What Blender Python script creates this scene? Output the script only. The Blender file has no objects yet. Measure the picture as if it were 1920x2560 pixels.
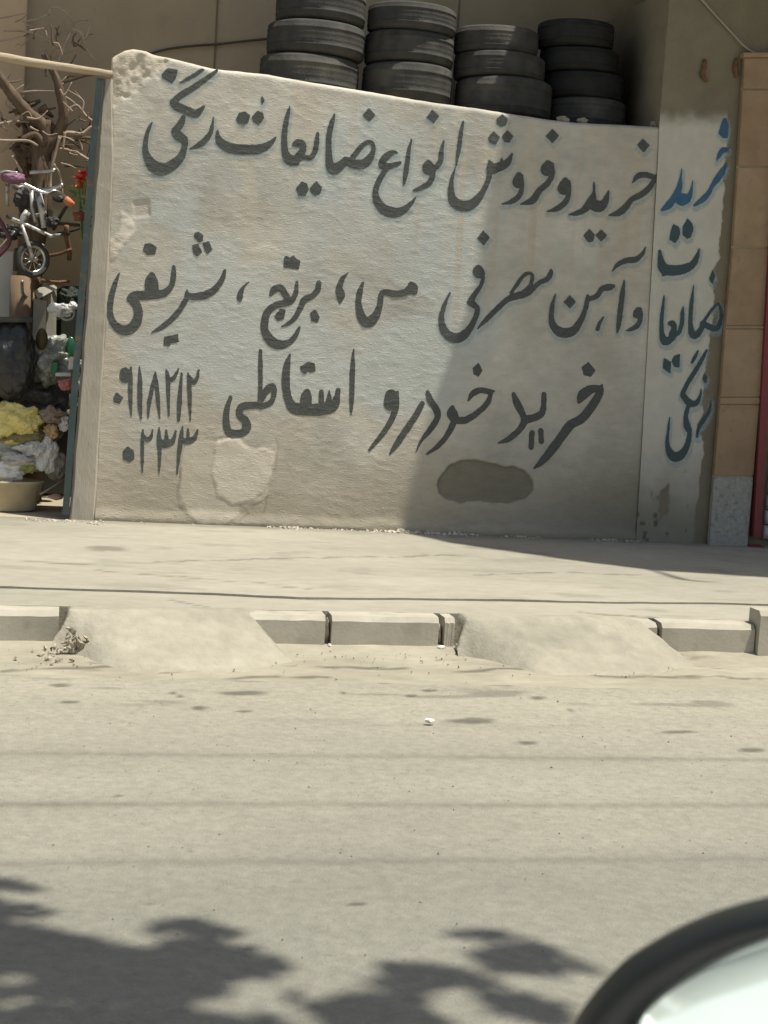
import bpy, bmesh, math, random
import numpy as np
from mathutils import Vector, Matrix, noise as mnoise
random.seed(7); rng = np.random.default_rng(7)
S = bpy.context.scene
COL = S.collection

# ------------------------------------------------------------------ camera
FPX, YAW, PITCH, ROLL, CD, CH = 4000.0, 0.2078, 0.1076, 0.0633, 10.3477, 1.2716   # photograph is 1920 x 2560
_F = np.array([math.sin(YAW)*math.cos(PITCH), math.cos(YAW)*math.cos(PITCH), -math.sin(PITCH)])
_r = np.array([math.cos(YAW), -math.sin(YAW), 0.0]); _d = np.cross(_F, _r)
_c, _s = math.cos(ROLL), math.sin(ROLL)
_R, _D = _c*_r-_s*_d, _s*_r+_c*_d
CAM = np.array([0.0, -CD, CH])
cam = bpy.data.cameras.new('camera'); camo = bpy.data.objects.new('camera', cam); COL.objects.link(camo)
M3 = Matrix([list(_R), list(-_D), list(-_F)]).transposed()
camo.matrix_world = Matrix.Translation(Vector(CAM)) @ M3.to_4x4()
cam.sensor_fit = 'VERTICAL'; cam.sensor_height = 36.0; cam.sensor_width = 27.0
cam.lens = 36.0*FPX/2560.0; cam.clip_start = 0.02; cam.clip_end = 2000
cam.dof.use_dof = True; cam.dof.focus_distance = 9.5; cam.dof.aperture_fstop = cam.lens/4.6
S.camera = camo
# ------------------------------------------------------------------ light
SUN = Vector((0.30, -0.155, 1.0)).normalized()          # towards the sun
w = bpy.data.worlds.new('World'); S.world = w; w.use_nodes = True
nt = w.node_tree; sky = nt.nodes.new('ShaderNodeTexSky'); sky.sky_type = 'NISHITA'; sky.sun_disc = False
sky.sun_elevation = math.asin(SUN.z); sky.sun_rotation = math.atan2(SUN.x, SUN.y)
sky.dust_density = 3.0; sky.air_density = 1.2
bg = nt.nodes['Background']; bg.inputs['Strength'].default_value = 0.078
nt.links.new(sky.outputs[0], bg.inputs['Color'])
sl = bpy.data.lights.new('sun', 'SUN'); sl.energy = 4.4; sl.angle = math.radians(1.0); sl.color = (1.0, 0.95, 0.855)
so = bpy.data.objects.new('sun', sl); COL.objects.link(so)
so.rotation_euler = SUN.to_track_quat('Z', 'Y').to_euler(); so.location = (3, -8, 12)
S.view_settings.view_transform = 'Standard'; S.view_settings.look = 'None'
S.view_settings.exposure = 0.38; S.view_settings.gamma = 1.0
S.render.engine = 'CYCLES'

# ------------------------------------------------------------------ pixel helpers
def rays(px, py):
    px = np.asarray(px, float); py = np.asarray(py, float)
    return _F + ((px-960)/FPX)[..., None]*_R + ((py-1280)/FPX)[..., None]*_D
def onY(px, py, y=0.0):
    v = rays(px, py); return CAM + v*((y-CAM[1])/v[..., 1])[..., None]
def onZ(px, py, z=0.0):
    v = rays(px, py); return CAM + v*((z-CAM[2])/v[..., 2])[..., None]
def P(px, py, y=0.0): return Vector(onY(px, py, y))
def G(px, py, z=0.0): return Vector(onZ(px, py, z))
def topx(W):
    v = np.asarray(W, float)-CAM; z = v@_F
    return 960+FPX*(v@_R)/z, 1280+FPX*(v@_D)/z

# ------------------------------------------------------------------ noise
def _hash(ix, iy, seed):
    h = (ix.astype(np.int64)*374761393+iy.astype(np.int64)*668265263+seed*1442695041) & 0x7fffffff
    h = ((h ^ (h >> 13))*1274126177) & 0x7fffffff
    return ((h ^ (h >> 16)) & 0xffff)/65535.0
def vn(x, y, seed=0):
    x = np.asarray(x, float); y = np.asarray(y, float)
    ix = np.floor(x); iy = np.floor(y); fx = x-ix; fy = y-iy
    fx = fx*fx*(3-2*fx); fy = fy*fy*(3-2*fy)
    a = _hash(ix, iy, seed); b = _hash(ix+1, iy, seed); c = _hash(ix, iy+1, seed); d = _hash(ix+1, iy+1, seed)
    return (a*(1-fx)+b*fx)*(1-fy)+(c*(1-fx)+d*fx)*fy
def fbm(x, y, seed=0, o=4):
    t = 0; amp = .5; s = 0
    for k in range(o):
        t = t+amp*vn(np.asarray(x)*2**k, np.asarray(y)*2**k, seed+k*17); s += amp; amp *= .5
    return t/s
def sstep(a, b, x):
    t = np.clip((x-a)/(b-a), 0, 1); return t*t*(3-2*t)
def polysdf(x, y, poly):
    x = np.asarray(x, float); y = np.asarray(y, float); p = np.array(poly, float)
    d = np.full(x.shape, 1e18); ins = np.zeros(x.shape, bool); n = len(p)
    for i in range(n):
        a = p[i]; b = p[(i+1) % n]; ex, ey = b-a; wx = x-a[0]; wy = y-a[1]
        t = np.clip((wx*ex+wy*ey)/(ex*ex+ey*ey+1e-12), 0, 1)
        d = np.minimum(d, (wx-ex*t)**2+(wy-ey*t)**2)
        c = (a[1] > y) != (b[1] > y)
        with np.errstate(divide='ignore', invalid='ignore'):
            xx = a[0]+(y-a[1])*ex/(ey if ey != 0 else 1e-12)
        ins ^= c & (x < xx)
    d = np.sqrt(d); return np.where(ins, -d, d)
def interp(x, pts):
    p = sorted(pts); return np.interp(x, [a for a, b in p], [b for a, b in p])

# ------------------------------------------------------------------ materials
def newmat(name):
    m = bpy.data.materials.new(name); m.use_nodes = True
    return m, m.node_tree, m.node_tree.nodes['Principled BSDF']
def N(nt, t, **k):
    n = nt.nodes.new(t)
    for a, b in k.items(): setattr(n, a, b)
    return n
MATS = {}
def mat(name, c1, c2=None, scale=6.0, rough=0.85, bump=0.0, bscale=60.0, metal=0.0, spec=0.3, stretch=(1, 1, 1),
        c3=None, c3scale=40.0, c3lo=.62, c3hi=.72, attr=None, bump2=0.0, bscale2=12.0, coat=0.0, world=True, detail=6.0, trans=0.0, bdist=0.01, flecks=0.0):
    if name in MATS: return MATS[name]
    m, nt, b = newmat(name); L = nt.links.new
    if world: tc = N(nt, 'ShaderNodeNewGeometry').outputs['Position']
    else: tc = N(nt, 'ShaderNodeTexCoord').outputs['Object']
    mp = N(nt, 'ShaderNodeMapping'); mp.inputs['Scale'].default_value = stretch; L(tc, mp.inputs[0])
    n1 = N(nt, 'ShaderNodeTexNoise'); n1.inputs['Scale'].default_value = scale; n1.inputs['Detail'].default_value = detail; n1.inputs['Roughness'].default_value = .6
    L(mp.outputs[0], n1.inputs['Vector'])
    r = N(nt, 'ShaderNodeValToRGB'); r.color_ramp.elements[0].position = .34; r.color_ramp.elements[1].position = .66
    c2 = c2 or c1
    r.color_ramp.elements[0].color = (*c1, 1); r.color_ramp.elements[1].color = (*c2, 1)
    L(n1.outputs['Fac'], r.inputs[0]); colr = r.outputs[0]
    if attr:
        at = N(nt, 'ShaderNodeAttribute', attribute_name=attr)
        mx = N(nt, 'ShaderNodeMix', data_type='RGBA', blend_type='MULTIPLY'); mx.inputs['Factor'].default_value = 1
        L(at.outputs['Color'], mx.inputs['A']); L(colr, mx.inputs['B']); colr = mx.outputs['Result']
    if c3:
        n3 = N(nt, 'ShaderNodeTexNoise'); n3.inputs['Scale'].default_value = c3scale; n3.inputs['Detail'].default_value = 3
        L(mp.outputs[0], n3.inputs['Vector'])
        mr = N(nt, 'ShaderNodeMapRange'); mr.inputs['From Min'].default_value = c3lo; mr.inputs['From Max'].default_value = c3hi
        L(n3.outputs['Fac'], mr.inputs['Value'])
        mx = N(nt, 'ShaderNodeMix', data_type='RGBA'); L(mr.outputs[0], mx.inputs['Factor']); L(colr, mx.inputs['A'])
        mx.inputs['B'].default_value = (*c3, 1); colr = mx.outputs['Result']
    L(colr, b.inputs['Base Color'])
    b.inputs['Roughness'].default_value = rough; b.inputs['Metallic'].default_value = metal
    b.inputs['Specular IOR Level'].default_value = spec; b.inputs['Coat Weight'].default_value = coat
    b.inputs['Transmission Weight'].default_value = trans
    last = None
    for (st, sc) in ((bump2, bscale2), (bump, bscale)):
        if st > 0:
            nb = N(nt, 'ShaderNodeTexNoise'); nb.inputs['Scale'].default_value = sc; nb.inputs['Detail'].default_value = 4
            L(mp.outputs[0], nb.inputs['Vector'])
            bm_ = N(nt, 'ShaderNodeBump'); bm_.inputs['Strength'].default_value = st; bm_.inputs['Distance'].default_value = bdist
            L(nb.outputs['Fac'], bm_.inputs['Height'])
            if last: L(last, bm_.inputs['Normal'])
            last = bm_.outputs[0]
    if flecks > 0:                                       # sparse little lumps left by the trowel
        nb = N(nt, 'ShaderNodeTexNoise'); nb.inputs['Scale'].default_value = 34; nb.inputs['Detail'].default_value = 2; L(mp.outputs[0], nb.inputs['Vector'])
        mr = N(nt, 'ShaderNodeMapRange'); mr.inputs['From Min'].default_value = .58; mr.inputs['From Max'].default_value = .70; L(nb.outputs['Fac'], mr.inputs['Value'])
        bm_ = N(nt, 'ShaderNodeBump'); bm_.inputs['Strength'].default_value = flecks; bm_.inputs['Distance'].default_value = .004; L(mr.outputs[0], bm_.inputs['Height'])
        if last: L(last, bm_.inputs['Normal'])
        last = bm_.outputs[0]
    if last: L(last, b.inputs['Normal'])
    MATS[name] = m; return m

# ------------------------------------------------------------------ object helpers
def mesh_obj(name, verts, faces, m, parent=None, smooth=False, attrs=None):
    me = bpy.data.meshes.new(name)
    me.from_pydata([tuple(map(float, v)) for v in verts], [], [tuple(map(int, f)) for f in faces]); me.update()
    if smooth: me.polygons.foreach_set('use_smooth', [True]*len(me.polygons))
    if m: me.materials.append(m)
    if attrs:
        for k, a in attrs.items():
            at = me.color_attributes.new(k, 'FLOAT_COLOR', 'POINT')
            c = np.ones((len(me.vertices), 4), np.float32); a = np.asarray(a, np.float32)
            if a.ndim == 1: c[:, :3] = a[:, None]
            else: c[:, :3] = a
            at.data.foreach_set('color', c.ravel())
    o = bpy.data.objects.new(name, me); COL.objects.link(o)
    if parent: o.parent = parent
    return o
def bm_obj(name, bm, m, parent=None, smooth=False):
    bmesh.ops.recalc_face_normals(bm, faces=bm.faces[:])
    me = bpy.data.meshes.new(name); bm.to_mesh(me); bm.free()
    if smooth: me.polygons.foreach_set('use_smooth', [True]*len(me.polygons))
    if m: me.materials.append(m)
    o = bpy.data.objects.new(name, me); COL.objects.link(o)
    if parent: o.parent = parent
    return o
def tag(o, label=None, cat=None, group=None, kind=None):
    if label: o['label'] = label
    if cat: o['category'] = cat
    if group: o['group'] = group
    if kind: o['kind'] = kind
    return o
def thing(name, label, cat, group=None):
    o = bpy.data.objects.new(name, None); COL.objects.link(o); o.empty_display_size = .1
    return tag(o, label, cat, group)
def catmull(pts, n=8):
    p = [np.array(q, float) for q in pts]
    if len(p) < 3: 
        return [p[0]+(p[-1]-p[0])*t for t in np.linspace(0, 1, n+1)]
    p = [2*p[0]-p[1]]+p+[2*p[-1]-p[-2]]; out = []
    for i in range(1, len(p)-2):
        for t in np.linspace(0, 1, n, endpoint=False):
            a, b, c, d = p[i-1:i+3]
            out.append(.5*((2*b)+(-a+c)*t+(2*a-5*b+4*c-d)*t*t+(-a+3*b-3*c+d)*t**3))
    out.append(p[-2]); return out
def tube_data(path, radii, seg=8, jitter=0.0, V=None, Fc=None):
    V = [] if V is None else V; Fc = [] if Fc is None else Fc
    pts = [Vector(q) for q in path]; base = len(V); n = len(pts)
    if not hasattr(radii, '__len__'): radii = [radii]*n
    up = Vector((0.13, 0.97, 0.21)); 
    for i in range(n):
        t = (pts[min(i+1, n-1)]-pts[max(i-1, 0)]).normalized()
        u = t.cross(up); u = u.normalized() if u.length > 1e-4 else Vector((1, 0, 0)); v = t.cross(u)
        for k in range(seg):
            a = 2*math.pi*k/seg; rr = radii[i]*(1+random.uniform(-jitter, jitter))
            V.append(pts[i]+u*math.cos(a)*rr+v*math.sin(a)*rr)
    for i in range(n-1):
        for k in range(seg):
            a = base+i*seg+k; b = base+i*seg+(k+1) % seg; Fc.append((a, b, b+seg, a+seg))
    Fc.append(tuple(base+k for k in range(seg))[::-1]); Fc.append(tuple(base+(n-1)*seg+k for k in range(seg)))
    return V, Fc
def tube(name, path, radii, m, parent=None, seg=8, smooth=True, sp=0, jitter=0.0):
    if sp:
        rr = list(radii) if hasattr(radii, '__len__') else [radii]*len(path)
        q = catmull([list(Vector(a))+[r] for a, r in zip(path, rr)], sp); path = [a[:3] for a in q]; radii = [max(a[3], 1e-4) for a in q]
    V, Fc = tube_data(path, radii, seg, jitter); return mesh_obj(name, V, Fc, m, parent, smooth)
def box(name, x0, x1, y0, y1, z0, z1, m, parent=None, bev=0.0, rough=0.0):
    bm = bmesh.new(); bmesh.ops.create_cube(bm, size=1)
    for v in bm.verts: v.co = Vector(((x0+x1)/2+v.co.x*(x1-x0), (y0+y1)/2+v.co.y*(y1-y0), (z0+z1)/2+v.co.z*(z1-z0)))
    if bev: bmesh.ops.bevel(bm, geom=bm.edges[:], offset=bev, segments=2, affect='EDGES')
    return bm_obj(name, bm, m, parent)
def prism(name, front, depth, m, parent=None, bev=0.0):
    """front: list of 3D points (planar, facing -Y); extruded by the vector depth"""
    bm = bmesh.new(); vs = [bm.verts.new(p) for p in front]; f = bm.faces.new(vs)
    r = bmesh.ops.extrude_face_region(bm, geom=[f]); 
    for v in [g for g in r['geom'] if isinstance(g, bmesh.types.BMVert)]: v.co += Vector(depth)
    if bev: bmesh.ops.bevel(bm, geom=bm.edges[:], offset=bev, segments=2, affect='EDGES')
    return bm_obj(name, bm, m, parent)
def blob(name, c, r, m, parent=None, seed=0, amp=.35, freq=2.2, sub=4, flat=None, ridge=True):
    bm = bmesh.new(); bmesh.ops.create_icosphere(bm, subdivisions=sub, radius=1)
    o = Vector((seed*3.1, seed*1.7, seed*.9))
    for v in bm.verts:
        n = v.co.normalized(); q = n*freq+o
        a = mnoise.noise(q); b = mnoise.noise(q*2.3+o)
        if ridge:
            v1 = mnoise.voronoi(q*1.25)[0]; v2 = mnoise.voronoi(q*2.9+o)[0]; h = .9*a+.75*(v1[0]-.4)+.5*(v2[0]-.4)+.15*(v1[1]-v1[0])
        else: h = a+.5*b
        k = 1-amp*h*.9
        v.co = Vector((n.x*r[0]*k, n.y*r[1]*k, n.z*r[2]*k))+Vector(c)
        if flat is not None and v.co.z < flat: v.co.z = flat+.002*mnoise.noise(q*9)
    return bm_obj(name, bm, m, parent, smooth=False)

# ================================================================== WALL WITH WRITING
TOPL = [(268, 152), (289, 137), (312, 125), (333, 121), (367, 127), (385, 135), (434, 146), (480, 157), (529, 170), (600, 177), (672, 185), (752, 200),
        (889, 222), (1034, 247), (1100, 258), (1199, 270), (1278, 283), (1372, 298), (1446, 306), (1545, 310), (1655, 317)]
_tp = onY([a for a, b in TOPL], [b for a, b in TOPL], 0.0)
def wall_top(x): return np.interp(x, _tp[:, 0], _tp[:, 2])+.006*(fbm(np.asarray(x)*9, np.asarray(x)*0, 5)-.5)
LEFT = [(279, 197), (283, 400), (272, 640), (258, 900), (235, 1310)]      # wall / jamb border
_lf = onY([a for a, b in LEFT], [b for a, b in LEFT], 0.0); _o = np.argsort(_lf[:, 2])
RIGHT = [(1648, 308), (1627, 688), (1602, 1132), (1588, 1360)]
_rt = onY([a for a, b in RIGHT], [b for a, b in RIGHT], 0.0); _o2 = np.argsort(_rt[:, 2])
def wall_left(z): return np.interp(z, _lf[_o, 2], _lf[_o, 0])
def wall_right(z): return np.interp(z, _rt[_o2, 2], _rt[_o2, 0])
PATCH_A = [(455, 1130), (470, 1105), (505, 1100), (540, 1108), (565, 1095), (590, 1100), (620, 1122), (668, 1126), (690, 1105), (694, 1140), (684, 1185), (672, 1210),
           (668, 1240), (640, 1258), (600, 1268), (600, 1290), (560, 1312), (505, 1312), (470, 1290), (448, 1262), (446, 1225), (452, 1170)]
PATCH_A2 = [(540, 1108), (575, 1092), (600, 1098), (625, 1124), (660, 1122), (684, 1128), (676, 1185), (664, 1222), (630, 1250), (580, 1262), (545, 1240), (530, 1180)]
PATCH_B = [(1093, 1212), (1105, 1185), (1130, 1160), (1165, 1150), (1195, 1152), (1240, 1160), (1262, 1168), (1285, 1166), (1310, 1178), (1330, 1200), (1332, 1225), (1315, 1245),
           (1270, 1258), (1225, 1256), (1190, 1250), (1150, 1258), (1115, 1245), (1098, 1232)]
PEEL = [(302, 528), (330, 545), (338, 578), (320, 600), (300, 622), (282, 648), (268, 636), (272, 612), (292, 590), (300, 560)]
PEEL2 = [(333, 503), (372, 500), (376, 540), (336, 544)]
CORNER = [(262, 140), (300, 118), (345, 112), (400, 128), (420, 150), (400, 178), (372, 190), (345, 200), (330, 232), (300, 245), (272, 262), (262, 220)]
def wall_fields(x, z):
    px, py = topx(np.stack([x, np.zeros_like(x), z], -1))
    nz = (fbm(px/16, py/16, 3)-.5)*16
    f = {}
    f['A'] = sstep(3, -3, polysdf(px, py, PATCH_A)+nz*.7); f['A2'] = sstep(3, -3, polysdf(px, py, PATCH_A2)+nz*.6)
    f['B'] = sstep(2.5, -2.5, polysdf(px, py, PATCH_B)+nz*.4); f['E'] = sstep(4, -4, polysdf(px, py, PEEL)+nz)
    f['E2'] = sstep(2, -2, polysdf(px, py, PEEL2)); f['C'] = sstep(14, -10, polysdf(px, py, CORNER)+nz*2.2)
    return px, py, f
WCR = [[(488, 1098), (505, 1100), (522, 1094), (540, 1097), (560, 1090)], [(690, 1098), (696, 1120), (690, 1160), (682, 1186)], [(668, 1240), (664, 1268), (660, 1280)], [(600, 1262), (622, 1282), (600, 1300)], [(452, 1170), (446, 1230), (470, 1288), (505, 1312)], [(620, 1122), (655, 1128), (686, 1124)], [(262, 530), (268, 560), (262, 600)]]
def wall_crack(px, py):
    k = np.zeros_like(px)
    i_ = (px > 230) & (px < 720) & (py > 500) & (py < 1330); a, b = px[i_], py[i_]; kk = np.full(a.shape, 1e9); nz = (fbm(a/12, b/12, 95)-.5)*7
    for ln in WCR:
        for (x0, y0), (x1, y1) in zip(ln[:-1], ln[1:]):
            ex, ey = x1-x0, y1-y0; t = np.clip(((a-x0)*ex+(b-y0)*ey)/(ex*ex+ey*ey), 0, 1); kk = np.minimum(kk, np.hypot(a-x0-ex*t, b-y0-ey*t)+nz*.6)
    k[i_] = sstep(4.2, 1.5, kk); return k
def wall_disp(x, z):
    """offset out of the wall (metres, towards the street)"""
    px, py, f = wall_fields(x, z)
    big = .008*(fbm(x*.9, z*.9, 21, 2)-.5)
    smoothr = sstep(1150, 1400, px)
    tro = (sstep(.55, .8, fbm(x*17, z*48, 31, 2))*.0013+(fbm(x*18, z*46, 35, 2)-.5)*.0010)*(1-.65*smoothr)*(1-f['A']*.8)*(1-f['B'])+(fbm(x*5, z*7, 33, 2)-.5)*.0022*(1-.5*smoothr)
    d = big+tro+f['A']*.003+f['A2']*.004+(fbm(x*9, z*9, 41, 3)-.5)*.006*f['A']-f['B']*.012+f['E']*(.004+.008*(fbm(x*26, z*26, 7)-.5))
    d = d-f['E2']*.006+f['C']*(-.012+.03*(fbm(x*20, z*20, 9, 4)-.45))
    ridge = sstep(.10, .02, np.abs(z-.02)+.05*fbm(x*6, z*0, 13))*.012
    return d+ridge
WM = mat('wall_plaster', (.93, .93, .93), (1.05, 1.05, 1.05), scale=9, rough=.92, bump=.30, bscale=60, stretch=(1, 1, 2.4), attr='col', flecks=.36, bump2=.13, bscale2=17, spec=.15, bdist=.006)
def wall_colour(x, z):
    px, py, f = wall_fields(x, z)
    base = np.array([.515, .49, .415]); c = np.tile(base, (len(x), 1))
    def mixin(c, col, k): return c*(1-k[:, None])+np.array(col)*k[:, None]
    blot = fbm(x*1.7, z*1.9, 51, 5); c = c*(0.66+.64*blot)[:, None]; mot = fbm(x*5.5, z*7.5, 53, 4); c = c*(.84+.30*mot)[:, None]; c = c*(.93+.14*fbm(x*19, z*26, 57, 3))[:, None]
    tan = sstep(.5, .68, fbm(x*1.3+9, z*1.1, 55, 4)); c = mixin(c, (.47, .415, .32), tan*.45)
    wash = sstep(.42, .7, fbm(x*1.6, z*2.0, 61)+.18-((px-700)/900)**2*.5-((py-640)/420)**2*.25)
    c = mixin(c, (.50, .525, .485), wash*.85)
    streak = sstep(.55, .8, fbm(x*14, z*.5, 71, 3))*sstep(900, 1250, px)*sstep(290, 420, py)*sstep(1100, 700, py)
    c = mixin(c, (.50, .44, .34), streak*.95)
    streak2 = sstep(.5, .75, fbm(x*11, z*.7, 73, 4))*sstep(900, 420, py+200*(fbm(x*3, z*0, 77)-.5))
    c = mixin(c, (.54, .48, .37), streak2*.5)
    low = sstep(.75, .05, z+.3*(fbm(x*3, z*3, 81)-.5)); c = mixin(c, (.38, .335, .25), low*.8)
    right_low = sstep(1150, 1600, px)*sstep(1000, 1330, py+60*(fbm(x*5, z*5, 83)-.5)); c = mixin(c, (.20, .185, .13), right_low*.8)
    c = mixin(c, (.53, .48, .38), f['A']*.8); c = mixin(c, (.62, .565, .455)*np.ones(3), f['A2']*.95*(.7+.3*fbm(x*8, z*8, 91)))
    c = mixin(c, (.20, .183, .135)*np.ones(3), f['B']*(.85+.15*fbm(x*9, z*9, 97))); recess_shade = np.exp(-((polysdf(px, py, PATCH_B)+(fbm(px/16, py/16, 3)-.5)*6)/2.6)**2); c = mixin(c, (.12, .108, .08), recess_shade*.6); c = mixin(c, (.68, .64, .54), f['E']); c = mixin(c, (.5, .46, .38), f['E2'])  # dark outline paints the shadow of the recess edge into the wall colour
    c = mixin(c, (.55, .49, .38), f['C']*.8)
    ck = wall_crack(px, py); c = mixin(c, (.20, .175, .13), ck*.4)
    lft = sstep(330, 285, px+15*(fbm(z*6, z*0, 87)-.5)); c = mixin(c, (.50, .44, .345), lft*.5)
    return np.clip(c, .02, .9)

wall = thing('plaster_wall', 'whitewashed plaster wall painted with grey handwritten lettering, broken at its top corner', 'wall')
wall.location = (0, 0, 0)
NX, NZ = 420, 300
tt = np.linspace(0, 1, NZ); uu = np.linspace(0, 1, NX)
zt_guess = 2.9
X = np.zeros((NZ, NX)); Z = np.zeros((NZ, NX))
for i in range(NZ):
    for it in range(2):
        zz = (-.08+tt[i]*(zt_guess+.08)) if it == 0 else zrow
        xl = wall_left(zz) if it == 0 else wall_left(zrow); xr = (wall_right(zz) if it == 0 else wall_right(zrow))+.014
        xs = xl+(xr-xl)*uu; zrow = -.08+tt[i]*(wall_top(xs)+.08)
    X[i] = xs; Z[i] = zrow
x = X.ravel(); z = Z.ravel(); Yd = -wall_disp(x, z)
edge = (wall_top(x)-z); Yd = Yd+np.where(edge < .03, (1-np.sqrt(np.clip(1-(1-edge/.03)**2, 0, 1)))*.03, 0)
V = np.stack([x, Yd, z], -1).tolist(); idx = lambda i, j: i*NX+j
Fc = [(idx(i, j), idx(i, j+1), idx(i+1, j+1), idx(i+1, j)) for i in range(NZ-1) for j in range(NX-1)]
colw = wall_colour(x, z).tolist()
# top and back
TH = .22; b0 = len(V)
for j in range(NX): V.append([X[-1, j], TH, Z[-1, j]+.012]); colw.append([.5, .45, .36])
for j in range(NX): V.append([X[0, j], TH, -.08]); colw.append([.5, .45, .36])
for j in range(NX-1):
    Fc.append((idx(NZ-1, j), idx(NZ-1, j+1), b0+j+1, b0+j)); Fc.append((b0+j, b0+j+1, b0+NX+j+1, b0+NX+j))
Fc.append(tuple([idx(i, 0) for i in range(NZ)]+[b0, b0+NX]))
wall_face = mesh_obj('plaster_face', V, Fc, WM, wall, True, {'col': np.array(colw)})

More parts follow.
